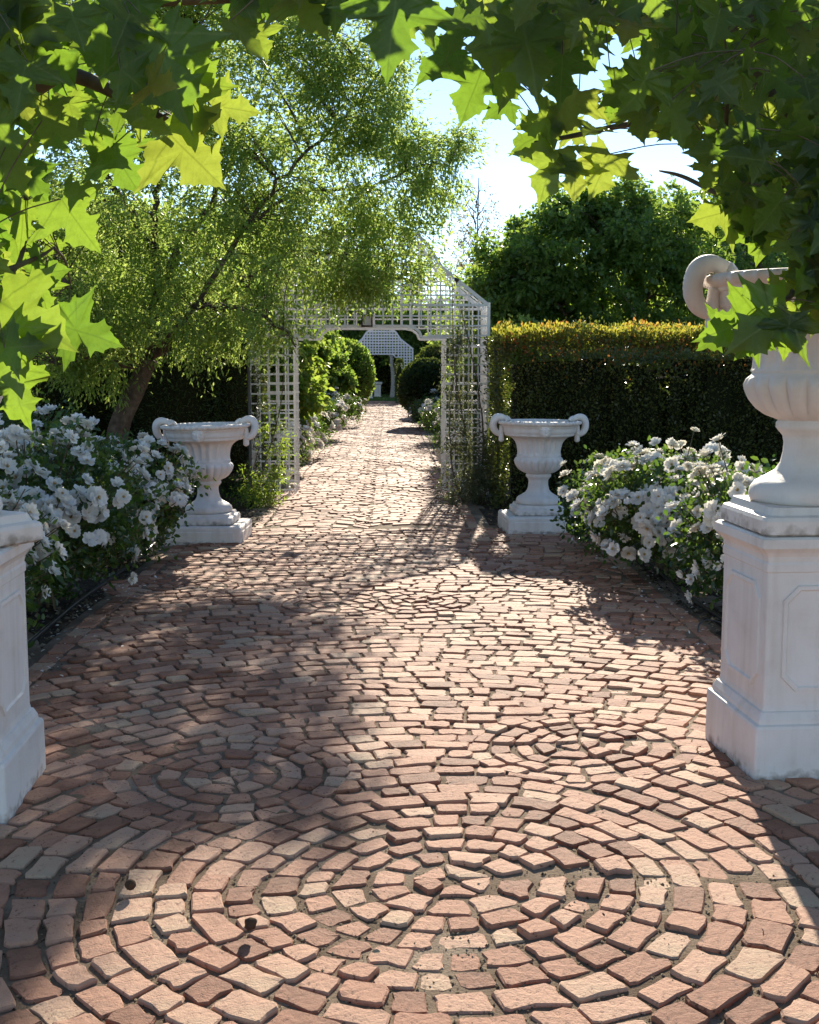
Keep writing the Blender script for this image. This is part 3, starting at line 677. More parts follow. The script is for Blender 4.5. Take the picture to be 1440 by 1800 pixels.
ells = [ell_px(610, 150, 105, 105, D0, .7), ell_px(470, 210, 150, 140, D0, 1.1), ell_px(270, 300, 210, 230, D0 + .2, 1.6), ell_px(745, 320, 85, 85, D0 + .5, .5), ell_px(640, 430, 150, 85, D0 + .5, .8), ell_px(690, 480, 95, 45, D0 + .6, .5),
        ell_px(430, 450, 200, 130, D0, 1.3), ell_px(190, 560, 190, 100, D0, 1.3), ell_px(40, 480, 150, 190, D0 - .3, 1.3), ell_px(455, 565, 75, 55, D0 - .6, .5), ell_px(320, 590, 120, 45, D0 - .3, .8), ell_px(560, 330, 120, 110, D0, .9), ell_px(150, 640, 85, 45, D0 - .4, .6),
        ell_px(250, -60, 260, 110, D0 + .3, 1.4), ell_px(560, 60, 120, 60, D0, .6), ell_px(740, 270, 85, 50, D0 + .5, .5), ell_px(690, 180, 40, 80, D0 + .1, .45), ell_px(630, 500, 125, 36, D0 + .5, .4), ell_px(660, 230, 60, 70, D0, .4), ell_px(650, 250, 45, 60, D0, .4), ell_px(800, 255, 40, 35, D0 + .6, .25), ell_px(150, 90, 260, 140, D0 + .5, 1.5), ell_px(430, 40, 120, 80, D0 + .5, 1)]
grow(tree, limbs, ells, 1080, 130, .058, T_FINE, M['fine_leaf'], cl_r=.24, droop=.5)

def auto_tree(name, label, x, y, h, r, n_cl, n_leaf, size, tpl, mat, group=None, low=.35, cl=.3, trunk=.12, ells=None, droop=.35, flat=1.0, cat='tree', bark=None):
    t = thing(name, label, cat, (x, y, 0), group); b = np.array([x, y, 0.0])
    zc = h * (low + 1) / 2; hz = h * (1 - low) / 2
    limbs = [([b + (0, 0, -.1), b + (rng.normal(0, .05), rng.normal(0, .05), h * low * .6), b + (rng.normal(0, .08), rng.normal(0, .08), h * (low + .1))], trunk, trunk * .6)]
    top = limbs[0][0][-1]
    for k in range(7):
        a = k * 2.4 + rng.random(); e = b + np.array([math.cos(a) * r * .75, math.sin(a) * r * .75 * flat, zc + hz * rng.uniform(-.4, .7)])
        limbs.append(([top - (0, 0, h * .08 * rng.random()), (top + e) / 2 + (0, 0, .1 * h), e], trunk * .5, trunk * .08))
    limbs.append(([top, top + (.05, .05, (h - top[2]) * .5), b + (0, 0, h * .95)], trunk * .5, trunk * .08))
    if ells is None:
        ells = [(x, y, zc, r, r * flat, hz)]
        for k in range(6):
            a = rng.random() * 6.28; rr = r * rng.uniform(.35, .6); ells.append((x + math.cos(a) * r * .6, y + math.sin(a) * r * .6 * flat, zc + hz * rng.uniform(-.6, .75), rr, rr * flat, rr * .8))
    grow(t, limbs, ells, n_cl, n_leaf, size, tpl, mat, cl, droop, barkmat=bark, twig_r=.008)
    return t
def X(px, d): return (px - 680) / F_PX * d
# bushy tree right of the arch
D1 = 22.0
auto_tree('bushy_tree', 'dense dark green bushy tree standing behind the clipped hedge', X(1060, D1), D1, 4.0, 1.7, 480, 130, .095, T_OVAL, M['bush_leaf'], low=.12, cl=.26,
          ells=[ell_px(1060, 480, 190, 150, D1, 1.5), ell_px(960, 470, 90, 110, D1, 1.1), ell_px(905, 500, 80, 110, D1 - .2, 1.0), ell_px(1160, 450, 120, 130, D1, 1.3), ell_px(1010, 380, 70, 55, D1, .6), ell_px(1090, 360, 70, 50, D1 + .3, .6), ell_px(855, 540, 55, 90, D1, .9), ell_px(880, 470, 50, 70, D1, .6), ell_px(1050, 600, 230, 90, D1, 1.3), ell_px(1000, 350, 40, 35, D1, .3)])
trees_bg = [('background_tree', 'light green tree behind the clipped hedge at the right edge', X(1330, 26), 26, 4.4, 2.3, 260, 110, .10, T_OVAL, 'bush_leaf'),
            ('background_tree', 'tall green tree rising right of the dense bushy tree', X(1240, 30), 30, 6.2, 2.6, 260, 110, .14, T_OVAL, 'bush_leaf'),
            ('background_tree', 'yellow green tree beside the arch roof, left of the bushy tree', X(885, 23), 23, 3.7, .85, 170, 100, .09, T_OVAL, 'lime_leaf'),
            ('background_tree', 'grey green round tree far off beyond the arch roof', X(868, 46), 46, 6.0, 2.3, 220, 90, .15, T_FINE, 'fine_leaf'),
            ('background_tree', 'tall dark tree far behind the middle of the arch', X(660, 64), 68, 7.4, 4.0, 260, 90, .2, T_OVAL, 'bush_leaf'),
            ('background_tree', 'broad dark tree far behind the left of the path', X(485, 40), 40, 6.6, 2.6, 260, 100, .15, T_OVAL, 'bush_leaf'),
            ('background_tree', 'shady green tree behind the leaning tree trunk', X(300, 19), 19, 4.0, 2.0, 320, 110, .09, T_OVAL, 'bush_leaf'),
            ('background_tree', 'shady green tree at the left edge behind the roses', X(40, 17.5), 17.5, 3.9, 1.9, 320, 110, .09, T_OVAL, 'bush_leaf'),
            ('background_tree', 'green tree far behind the left end of the dark conifers', X(150, 33), 33, 5.4, 3.2, 240, 100, .14, T_OVAL, 'fine_leaf'),
            ('background_tree', 'low spreading green tree far right of the path', X(960, 40), 40, 5.2, 3.0, 240, 90, .15, T_OVAL, 'bush_leaf'),
            ('background_tree', 'dark green tree right behind the far arch', X(745, 60), 61, 5.0, 2.2, 200, 90, .17, T_OVAL, 'bush_leaf'),
            ('background_tree', 'dark green tree left behind the far arch', X(575, 60), 61, 5.4, 2.6, 200, 90, .17, T_OVAL, 'bush_leaf')]
for (nm, lab, x, y, h, r, nc, nl, s, tp, mt) in trees_bg:
    auto_tree(nm, lab, x, y, h, r, nc, nl, s, tp, M[mt], 'trees behind the garden', low=.12, cl=.3 * h / 4, trunk=.03 * h)
# thin half-bare tree against the sky
bt = thing('bare_tree', 'thin half bare pale tree against the sky above the arch roof', 'tree', (X(833, 36), 36, 0)); bb = np.array(bt.location)
lm = [([bb, bb + (0, 0, 2.5), bb + (.05, 0, 4.2), bb + (.1, 0, 6.9)], .07, .012)]
for k in range(26):
    z = 2.6 + 3.9 * k / 26; a = k * 2.4; ln = (1.25 - (z - 2.6) * .2) * rng.uniform(.7, 1.1)
    lm.append(([bb + (.03, 0, z), bb + (math.cos(a) * ln * .5, math.sin(a) * ln * .5, z + ln * .6), bb + (math.cos(a) * ln * .85, math.sin(a) * ln * .85, z + ln * 1.25)], .02, .004))
grow(bt, lm, [(bb[0], bb[1], 5.0, .85, .85, 1.9)], 150, 14, .07, T_OVAL, M['pale_leaf'], cl_r=.2, twig_r=.006)

# ------------------------------------------------------------------ clipped hedges and conifers
def box_surface(n, hx, hy, hz, faces):
    ar = {'f': hx * hz, 'b': hx * hz, 'l': hy * hz, 'r': hy * hz, 't': hx * hy * 1.4}; w = np.array([ar[f] for f in faces]); k = rng.choice(len(faces), n, p=w / w.sum())
    u, v = rng.uniform(-1, 1, n), rng.uniform(-1, 1, n); P = np.zeros((n, 3)); Nn = np.zeros((n, 3))
    for i, f in enumerate(faces):
        m = k == i
        if f in 'fb': sgn = -1 if f == 'f' else 1; P[m] = np.column_stack([u[m] * hx, np.full(m.sum(), sgn * hy), v[m] * hz + hz]); Nn[m] = (0, sgn, 0)
        elif f in 'lr': sgn = -1 if f == 'l' else 1; P[m] = np.column_stack([np.full(m.sum(), sgn * hx), u[m] * hy, v[m] * hz + hz]); Nn[m] = (sgn, 0, 0)
        else: P[m] = np.column_stack([u[m] * hx, v[m] * hy, np.full(m.sum(), 2 * hz)]); Nn[m] = (0, 0, 1)
    return P, Nn
def noise3(P, s): return (np.sin(P[:, 0] * 3.1 * s + 1.3) * np.sin(P[:, 1] * 2.7 * s + .4) * np.sin(P[:, 2] * 3.7 * s + 2.1) + .5 * np.sin(P[:, 0] * 7.3 * s) * np.sin(P[:, 2] * 6.1 * s + P[:, 1] * 5 * s))
def box_hedge(label, cx, cy, hx, hy, h, n, size, mat, shoots=0, faces='flrtb', rz=0.0, cat='hedge', name='clipped_hedge', group=None):
    r = thing(name, label, cat, (cx, cy, 0), group, rz)
    c = MB(); x_ = -hx + rng.uniform(.12, .3)
    while x_ < hx - .15:
        w_ = rng.uniform(.05, .14) * max(1, hx / 2.4); top = h - .2 - min(rng.exponential(.13), .5)
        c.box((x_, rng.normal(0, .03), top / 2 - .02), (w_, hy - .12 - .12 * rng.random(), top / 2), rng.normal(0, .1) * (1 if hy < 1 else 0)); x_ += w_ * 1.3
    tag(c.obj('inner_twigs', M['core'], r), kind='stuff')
    P, Nn = box_surface(n, hx, hy, h / 2, faces)
    P = P + Nn * (.08 * noise3(P, 1.3) + rng.normal(0, .035, n) - .05 * rng.random(n) + .12 * (rng.random(n) < .015))[:, None]
    D = unit(Nn * .8 + rng.normal(0, .6, (n, 3)) + np.array([0, 0, .3]))
    V, F, T = scatter(P, D, rand_dirs(n), size * rng.uniform(.6, 1.3, n), T_OVAL, rng.random(n))
    tag(link('foliage', fast_mesh('foliage', V, F, T), mat, r), kind='stuff')
    if shoots:
        n = shoots; u, v = rng.uniform(-1, 1, n), rng.uniform(-1, 1, n)
        b = np.column_stack([u * hx, v * hy, np.full(n, h - .05)]); tall = np.clip(.5 + .5 * noise3(b * np.array([1, 1, 0]) + np.array([0, 0, 1.]), 2.2), 0, 1)
        P = b + np.column_stack([rng.normal(0, .02, n), rng.normal(0, .02, n), rng.random(n) ** 1.3 * (.07 + .15 * tall)])
        edge = rng.random(n) < .22; P[edge, 2] = h + .03 - np.minimum(rng.exponential(.09, edge.sum()), .6); P[edge, 1] = -hy - .05 * rng.random(edge.sum()) + .03
        D = unit(rng.normal(0, .5, (n, 3)) + np.array([0, 0, .9])); tt = np.clip((P[:, 2] - (h - .12)) / .34 + rng.normal(0, .18, n), 0, .99)
        V, F, T = scatter(P, D, rand_dirs(n), size * rng.uniform(.7, 1.5, n), T_OVAL, tt)
        tag(link('young_shoots', fast_mesh('young_shoots', V, F, T), M['shoot_leaf'], r), kind='stuff')
    return r
HD = 12.9
box_hedge('clipped dark hedge with golden orange new shoots on top, right of the arch', X(880, HD) + 2.35, HD + .55, 2.35, .55, 1.83, 60000, .034, M['hedge_leaf'], 15000, 'flrt')
def shape_bush(name, label, cat, x, y, z, rx, ry, rz_, n, size, mat, group=None, power=2.0, tpl=T_OVAL, rough=.06, trunkh=0.1):
    r = thing(name, label, cat, (x, y, 0), group)
    u = rand_dirs(n); u = u / (np.sum(np.abs(u) ** power, 1) ** (1 / power))[:, None]
    sh = 1 - .14 * rng.random(n) ** 1.5; P = u * np.array([rx, ry, rz_]) * sh[:, None]
    P += unit(u) * (rough * noise3(P + np.array([x, y, z]), 2.0))[:, None] + np.array([0, 0, z]) + rng.normal(0, .015, (n, 3))
    k = P[:, 2] > .02; P, u = P[k], u[k]; n = len(P)
    V, F, T = scatter(P, unit(unit(u) + .7 * rng.normal(size=(n, 3)) + np.array([0, 0, .3])), rand_dirs(n), size * rng.uniform(.6, 1.3, n), tpl, rng.random(n))
    tag(link('foliage', fast_mesh('foliage', V, F, T), mat, r), kind='stuff')
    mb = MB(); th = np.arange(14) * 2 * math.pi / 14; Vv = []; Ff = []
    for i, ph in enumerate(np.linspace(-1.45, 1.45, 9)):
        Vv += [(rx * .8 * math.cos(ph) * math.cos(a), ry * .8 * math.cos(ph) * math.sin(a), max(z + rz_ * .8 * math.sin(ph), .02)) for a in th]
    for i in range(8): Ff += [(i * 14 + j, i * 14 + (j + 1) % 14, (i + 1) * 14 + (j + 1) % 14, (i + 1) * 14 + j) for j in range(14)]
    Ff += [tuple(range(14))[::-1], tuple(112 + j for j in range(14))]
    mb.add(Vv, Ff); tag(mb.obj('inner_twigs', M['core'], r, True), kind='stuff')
    mb = MB(); mb.tube([(0, 0, -.1), (0, 0, z)], .06, 8); mb.obj('trunk', M['bark'], r)
    return r
GC = 'dark conifers behind the left urn'
for (px, d, w, h, lab) in ((300, 14.2, .62, 2.5, 'dark clipped conifer behind the leaning trunk'), (405, 14.6, .42, 2.3, 'narrow dark conifer between the left urn and trellis arch'), (165, 14.4, .55, 2.5, 'dark clipped conifer left of the leaning trunk'), (30, 13.6, .7, 2.4, 'wide dark conifer at the left edge behind roses')):
    shape_bush('clipped_conifer', lab, 'conifer', X(px, d), d, h / 2, w, .6, h / 2, 15000, .055, M['conifer_leaf'], GC, 4.0, T_NEEDLE, .05)
# shrubs along the path beyond the arch
GS = 'shrubs lining the path beyond the near arch'
auto_tree('broadleaf_shrub', 'bright green broad leaved shrub left of the path just through the arch', -2.0, 17.6, 2.9, .95, 200, 120, .11, T_OVAL, M['lime_leaf'], GS, low=.1, cl=.2, trunk=.05, cat='shrub')
auto_tree('broadleaf_shrub', 'bright green shrub leaning over the path further through the arch', -1.95, 23.5, 2.7, .85, 190, 110, .12, T_OVAL, M['lime_leaf'], GS, low=.12, cl=.2, trunk=.05, cat='shrub')
auto_tree('broadleaf_shrub', 'green shrub far along the left side of the path', -1.95, 33, 2.5, .9, 140, 90, .13, T_OVAL, M['bush_leaf'], GS, low=.05, cl=.25, trunk=.05, cat='shrub')
auto_tree('broadleaf_shrub', 'bright leafy shrub on the right just inside the arch', 2.3, 19.0, 2.2, .6, 120, 100, .10, T_OVAL, M['lime_leaf'], GS, low=.1, cl=.2, trunk=.04, cat='shrub')
shape_bush('rounded_shrub', 'domed yellow green shrub right of the path before the topiary ball', 'shrub', 1.85, 23.5, .75, .75, .9, .8, 14000, .075, M['bush_leaf'], GS, 2.2)
shape_bush('topiary_ball', 'dark clipped topiary ball right of the path before the far arch', 'topiary', X(752, 31), 31, .95, .72, .72, .75, 12000, .07, M['conifer_leaf'], None, 2, T_OVAL, .02)
shape_bush('rounded_shrub', 'dark rounded shrub behind the topiary ball', 'shrub', X(775, 38), 38, 1.1, .95, .95, 1.05, 9000, .1, M['conifer_leaf'], GS)
shape_bush('rounded_shrub', 'dark green rounded shrub left of the path near the far arch', 'shrub', X(612, 43), 43, 1.2, .9, 1.2, 1.2, 10000, .1, M['bush_leaf'], GS)
shape_bush('clipped_conifer', 'narrow dark clipped conifer at the right foot of the far arch', 'conifer', X(703, 51), 51, .85, .17, .17, .95, 6000, .06, M['conifer_leaf'], None, 5, T_NEEDLE, .01)
box_hedge('tall dark hedge closing the garden behind the far lawn', -.3, 67, 8, .8, 3.4, 40000, .13, M['hedge_leaf'], 0, 'ft')
box_hedge('clipped dark hedge on the right beyond the near arch', 4.2, 26, 1.9, 8, 1.7, 40000, .06, M['hedge_leaf'], 0, 'flt')
box_hedge('clipped dark hedge on the left beyond the near arch', -4.6, 27, 1.7, 9, 2.2, 40000, .07, M['hedge_leaf'], 0, 'frt')
# far lawn grass, pedestals and pale trunk
n = 22000; gx = rng.uniform(-4, 4, n); gy = rng.uniform(54.7, 66, n)
D = unit(rng.normal(0, .35, (n, 3)) + np.array([0, 0, 1])); P = np.column_stack([gx, gy, np.full(n, -.04)])
V, F, T = scatter(P, D, rand_dirs(n), rng.uniform(.06, .12, n), T_NEEDLE, rng.random(n))
tag(link('grass', fast_mesh('grass', V, F, T), M['grass']), 'short green grass of the far lawn', 'grass', kind='stuff')
for (px, py, d, lab) in ((649, 694, 58.5, 'far white stone pedestal on the lawn, left and nearer of the two'), (664, 688, 61.5, 'far white stone pedestal on the lawn, right and further of the two')):
    r = thing('stone_pedestal', lab, 'pedestal', (X(px, d), d, 0), 'pedestals on the far lawn')
    mb = MB(); mb.add(*square_rings([(.20, -.03), (.185, .05), (.16, .08), (.175, .62)], .01)); mb.obj('shaft', M['white'], r)
    mb = MB(); mb.add(*square_rings([(.19, .62), (.24, .66), (.24, .74), (.22, .76)], .01)); mb.obj('cap', M['white'], r)
pt = thing('pale_trunk_tree', 'pale trunked tree on the far lawn right of the pedestals', 'tree', (X(690, 60), 60, 0)); pb = np.array(pt.location)
grow(pt, [([pb, pb + (.05, 0, .8), pb + (-.05, 0, 2.0)], .15, .09), ([pb + (-.05, 0, 1.9), pb + (.4, 0, 2.8), pb + (.7, 0, 3.6)], .07, .02), ([pb + (-.05, 0, 1.9), pb + (-.5, .1, 3), pb + (-.9, .2, 3.7)], .06, .02)],
     [(pb[0], pb[1], 3.6, 1.5, 1.2, .8)], 90, 80, .15, T_OVAL, M['bush_leaf'], .3, barkmat=M['pale_bark'])
# wispy shrubs growing up the arch pillars
def wispy(label, pts_list, ells, n_cl, n_leaf, mat, loc):
    r = thing('wispy_shrub', label, 'shrub', loc, 'wispy shrubs at the arch feet')
    grow(r, [(p, .014, .004) for p in pts_list], ells, n_cl, n_leaf, .042, T_FINE, mat, cl_r=.16, droop=.15, barkmat=M['twig'], twig_r=.004, zmin=.02)
W = lambda *pp: [at(px, py, d) for px, py, d in pp]
wispy('tall wispy grey green shrub climbing the right pillar of the near arch',
      [W((835, 915, 13.6), (825, 800, 13.7), (800, 650, 13.9), (795, 500, 14.0)), W((835, 915, 13.6), (850, 780, 13.6), (835, 650, 13.7), (810, 540, 13.9)), W((830, 915, 13.5), (800, 840, 13.5), (790, 740, 13.6), (800, 640, 13.7)), W((840, 915, 13.5), (860, 840, 13.4), (870, 750, 13.4))],
      [ell_px(828, 790, 42, 95, 13.6, .25), ell_px(815, 860, 45, 50, 13.45, .3), ell_px(808, 640, 26, 110, 13.85, .15), ell_px(850, 860, 30, 60, 13.4, .3)], 190, 34, M['olive_leaf'], tuple(at(835, 915, 13.6) * np.array([1, 1, 0])))
wispy('feathery green shrub at the left foot of the near arch',
      [W((455, 905, 13.4), (460, 840, 13.5), (490, 730, 13.6), (500, 650, 13.7)), W((450, 905, 13.3), (440, 850, 13.3), (455, 790, 13.4))],
      [ell_px(462, 855, 38, 40, 13.3, .3), ell_px(482, 780, 22, 60, 13.5, .15), ell_px(450, 880, 35, 22, 13.2, .3)], 90, 40, M['lime_leaf'], tuple(at(455, 905, 13.4) * np.array([1, 1, 0])))

# ------------------------------------------------------------------ white roses
def rose_mesh(seed, up=0.0, k_=1.0):
    r = random.Random(seed); mb = MB()
    for (n, rad, lift, ln, wd) in ((6, .004, .15, .046, .040), (5, .003, .55, .038, .034), (4, .002, 1.0, .028, .026)):
        a0 = r.random() * 6.28
        for k in range(n):
            a = a0 + k * 6.283 / n + r.uniform(-.18, .18); el = lift + (1.25 - lift) * up + r.uniform(-.18, .25); lnk = ln * k_ * r.uniform(.85, 1.15)
            V = []
            for i, (s, w) in enumerate(((0, .25), (.35, .85), (.75, 1.0), (1.0, .62))):
                for j in (-1, 0, 1):
                    rr = rad + lnk * s * math.cos(el * (1 - .35 * s)); z = lnk * s * math.sin(el) + .006 * (j * j) - .010 * s * s * (1 if lift < .5 else .3) + r.uniform(-.0025, .0025)
                    if i == 3 and j == 0: rr -= .003
                    t = j * wd * .5 * w; V.append((rr * math.cos(a) - t * math.sin(a), rr * math.sin(a) + t * math.cos(a), z))
            F = [(i * 3 + j, i * 3 + j + 1, i * 3 + j + 4, i * 3 + j + 3) for i in range(3) for j in range(2)]
            mb.add(V, F, r.random() * .5)
    me = mb.mesh('rose_bloom', True); me.materials.append(M['petal']); me.materials.append(M['stamen'])
    n0 = len(me.vertices)
    return me
ROSES = [rose_mesh(s, u_, k_) for s, (u_, k_) in enumerate(((0, 1), (0, 1.1), (.12, 1), (.25, .95), (0, .9), (.5, .9), (.15, 1.05), (.85, .62)))]
st = MB()
for k in range(9):
    a = k * .7; st.tube([(0, 0, .002), (.004 * math.cos(a), .004 * math.sin(a), .008), (.009 * math.cos(a), .009 * math.sin(a), .014)], .0014, 4)
STAM = st.mesh('stamens'); STAM.materials.append(M['stamen'])
GR = 'white rose bushes beside the brick paving'
def rose_bush(label, x, y, rx, ry, h, n_fl, n_lf, cull=None, fl_size=1.12, parts=True, big=None, group=GR):
    t = thing('rose_bush', label, 'rose bush', (x, y, 0), group)
    zc = h * .56; rz_ = h * .44
    canes = MB()
    for k in range(14):
        a = rng.random() * 6.28; q = rng.uniform(.3, .9)
        canes.tube(spline([(rng.normal(0, .06), rng.normal(0, .06), -.05), (math.cos(a) * rx * q * .4, math.sin(a) * ry * q * .4, h * .4), (math.cos(a) * rx * q, math.sin(a) * ry * q, h * rng.uniform(.7, .95))], 4), np.linspace(.010, .003, 9), 5)
    # leaf clumps
    nc = n_lf // 24; u = rand_dirs(nc) * (rng.random(nc) ** .45)[:, None]; C = u * np.array([rx, ry, rz_]) + np.array([0, 0, zc])
    C += unit(u) * (.10 * noise3(C + np.array([x, y, 0]), 2.5))[:, None]
    C = C[C[:, 2] > .1]
    P = (C[:, None] + rng.normal(0, .055, (len(C), 24, 3))).reshape(-1, 3); P = P[P[:, 2] > .03]
    # flowers in clusters over the outside of the bush
    k_cl = max(3, n_fl // 4); pts = []
    while len(pts) < n_fl:
        d = unit(rng.normal(size=3) + np.array([0, -.6, .3]))
        if d[2] < -.55: continue
        c = d * np.array([rx, ry, rz_]) * rng.uniform(.9, 1.12) + np.array([0, 0, zc])
        for q in range(int(rng.integers(1, 6))):
            pts.append((c + rng.normal(0, .06, 3), d))
    pts = pts[:n_fl]
    joined = []
    for i, (p, d) in enumerate(pts):
        n_ = Vector(unit(d + np.array([0, 0, .35]) + rng.normal(0, .45, 3))); rot = n_.to_track_quat('Z', 'Y').to_euler(); s = fl_size * rng.uniform(.75, 1.2)
        canes.tube([tuple(p * np.array([.75, .75, .8]) + np.array([0, 0, .02])), tuple(p)], (.004, .0025), 4, False)
        mw = Matrix.LocRotScale(Vector(p), rot, Vector((s, s, s))) @ Matrix.Rotation(rng.random() * 6.28, 4, 'Z')
        me = ROSES[i % 8]
        if parts:
            o = link('flower', me, None, t); o.matrix_basis = mw
            if i % 2 == 0: c = link('stamens', STAM, None, o)
        else: joined.append((me, mw))
    if joined:
        mb = MB()
        for me, mw in joined: mb.add([tuple(mw @ v.co) for v in me.vertices], [tuple(p.vertices) for p in me.polygons], random.random())
        tag(mb.obj('flowers', M['petal'], t, True), kind='stuff')
    canes.obj('canes', M['twig'], t, True)
    foliage('foliage', t, M['rose_leaf'], P, .045, T_OVAL, .25)
    return t
rose_bush('white rose bush right behind the left tall pedestal', -2.28, 5.95, .62, .6, .98, 120, 8500)
rose_bush('broad white rose bush, the biggest one, left of the paving', -2.2, 7.55, .74, .8, 1.08, 280, 13000)
rose_bush('white rose bush crowding the left low urn plinth', -2.02, 9.25, .50, .6, .92, 135, 7500)
rose_bush('tall shaded white rose bush behind the others by the leaning trunk', -2.85, 9.6, .62, .6, 1.2, 60, 9000)
rose_bush('broad white rose bush right of the paving before the dark hedge', 2.02, 8.7, .66, .75, .88, 270, 10000, fl_size=1.14)
rose_bush('white rose bush beside the right tall pedestal with bare brown canes', 2.22, 7.25, .52, .55, .88, 105, 6500)
rose_bush('small white rose bush at the foot of the right low urn', 1.78, 9.9, .32, .4, .78, 26, 3500)
GF = 'white rose bushes lining the path beyond the arch'
for (x, y, r, lab) in ((-1.5, 17.2, .42, 'white rose bush left of the path just through the arch'), (-1.45, 20.5, .45, 'white rose bush left of the path, second through the arch'), (-1.3, 25.5, .5, 'small white rose bush left of the path under the bright shrub'), (-1.15, 31, .55, 'far white rose bush left of the path'),
                       (1.12, 18.2, .4, 'white rose bush right of the path just through the arch'), (1.15, 24.5, .5, 'white rose bush right of the path before the domed shrub'), (1.05, 29.5, .5, 'far white rose bush right of the path near topiary')):
    rose_bush(lab, x, y, r, .7, .8, 42, 4500, parts=False, fl_size=1.5, group=GF)

# drip hoses along the beds
for (pts, lab) in (([(-1.93, 5.1, .03), (-1.91, 6.2, .035), (-1.95, 7.6, .03), (-1.92, 9.0, .035), (-1.95, 10.2, .03)], 'black drip hose along the edge of the left rose bed'),
                   ([(1.98, 5.4, .03), (1.97, 6.6, .04), (1.95, 7.8, .03), (1.98, 9.4, .035), (2.0, 10.6, .03)], 'black drip hose along the edge of the right rose bed')):
    mb = MB(); mb.tube(spline(pts, 10), .013, 8); tag(mb.obj('drip_hose', M['black'], None, True), lab, 'hose', 'black drip hoses')
mb = MB(); c0 = ground(1236, 1115)
mb.tube(spline([(c0[0] - .03, c0[1] - .02, -.03), (c0[0] - .025, c0[1], .05), (c0[0] + .02, c0[1] + .03, .075), (c0[0] + .1, c0[1] + .06, .06), (c0[0] + .14, c0[1] + .06, .035)], 6), .005, 6)
tag(mb.obj('drip_line', M['black'], None, True), 'thin black looped drip line beside the right pedestal', 'drip line')

# ------------------------------------------------------------------ plane trees with big lobed leaves
half = [(.0, .0), (.10, -.05), (.24, -.14), (.42, -.20), (.37, -.05), (.45, .00), (.47, .10), (.60, .10), (.63, .19), (.86, .31), (.66, .33), (.58, .39), (.40, .37), (.22, .40), (.25, .52), (.40, .60), (.28, .66), (.26, .76), (.14, .82), (.08, .94), (.0, 1.08)]
def plane_leaf_geo(seed):
    r = random.Random(seed); sx = r.uniform(.85, 1.05); fold = r.uniform(.05, .3); curl = r.uniform(.05, .35); wav = r.uniform(.02, .07); ph = r.random() * 6
    out = half + [(-x, y) for x, y in half[-2:0:-1]]
    out = [(x * sx * r.uniform(.93, 1.07), y * r.uniform(.97, 1.03)) for x, y in out]
    dens = []
    for (xa, ya), (xb, yb) in zip(out, out[1:] + out[:1]):
        dens.append((xa, ya)); e = math.hypot(xb - xa, yb - ya)
        if e > .1: k_ = r.uniform(-.02, .09); dens.append(((xa + xb) / 2 * (1 - k_), (ya + yb) / 2 * (1 - k_) + .3 * k_))
    hn = next(i for i, q_ in enumerate(dens) if q_ == out[len(half) - 1]) + 1; out = dens
    mids = [(0, .25), (0, .6)]
    def lift(x, y): return fold * abs(x) - curl * (max(y, 0) ** 2) * .5 - .25 * curl * x * x + wav * math.sin(9 * x + 6 * y + ph)
    n = len(out); V = [(x, y, lift(x, y)) for x, y in out] + [(x, y, lift(x, y)) for x, y in mids]
    h = hn; F = []
    for i in range(n):
        j = (i + 1) % n; ym = (out[i][1] + out[j][1]) / 2
        F.append((j, i, n + (1 if ym > .5 else 0)))
    i_r = next(i for i in range(n) if (out[i][1] + out[(i + 1) % n][1]) / 2 > .5 and i < h); i_l = next(i for i in range(h, n) if (out[i][1] + out[(i + 1) % n][1]) / 2 <= .5)
    F += [(n, i_r, n + 1), (n + 1, i_l, n)]
    F = [f if np.cross(np.array(V[f[1]])[:2] - np.array(V[f[0]])[:2], np.array(V[f[2]])[:2] - np.array(V[f[0]])[:2]) > 0 else f[::-1] for f in F]
    return np.array(V), np.array(F)
LEAF = [plane_leaf_geo(s) for s in range(7)]
LEAF_ME = []
for (V, F) in LEAF:
    me = fast_mesh('plane_leaf', V, F, uv=V[:, :2], smooth=True); me.materials.append(M['plane_leaf']); LEAF_ME.append(me)
def in_poly(x, y, poly):
    c = False; n = len(poly)
    for i in range(n):
        (x1, y1), (x2, y2) = poly[i], poly[i - 1]
        if (y1 > y) != (y2 > y) and x < (x2 - x1) * (y - y1) / (y2 - y1) + x1: c = not c
    return c
RIGHTV, UPV, FWD = CAMROT[:, 0], CAMROT[:, 1], -CAMROT[:, 2]
def leaf_at(px, py, d, ang, size_px, tilt=None, roll=None):
    """base, direction, normal, length of a leaf whose middle is seen at px,py; ang = direction of its tip in the picture (0 right, 90 down)"""
    a = R(ang); D = math.cos(a) * RIGHTV - math.sin(a) * UPV
    t = rng.normal(0, .35) if tilt is None else tilt; ro = rng.normal(0, .4) if roll is None else roll
    D = unit(D + FWD * t); Nn = unit(-FWD + np.cross(D, FWD) * ro); Nn = unit(Nn - D * np.dot(Nn, D))
    Ln = size_px / F_PX * d; c = at(px, py, d)
    return c - D * Ln * .4, D, Nn, Ln
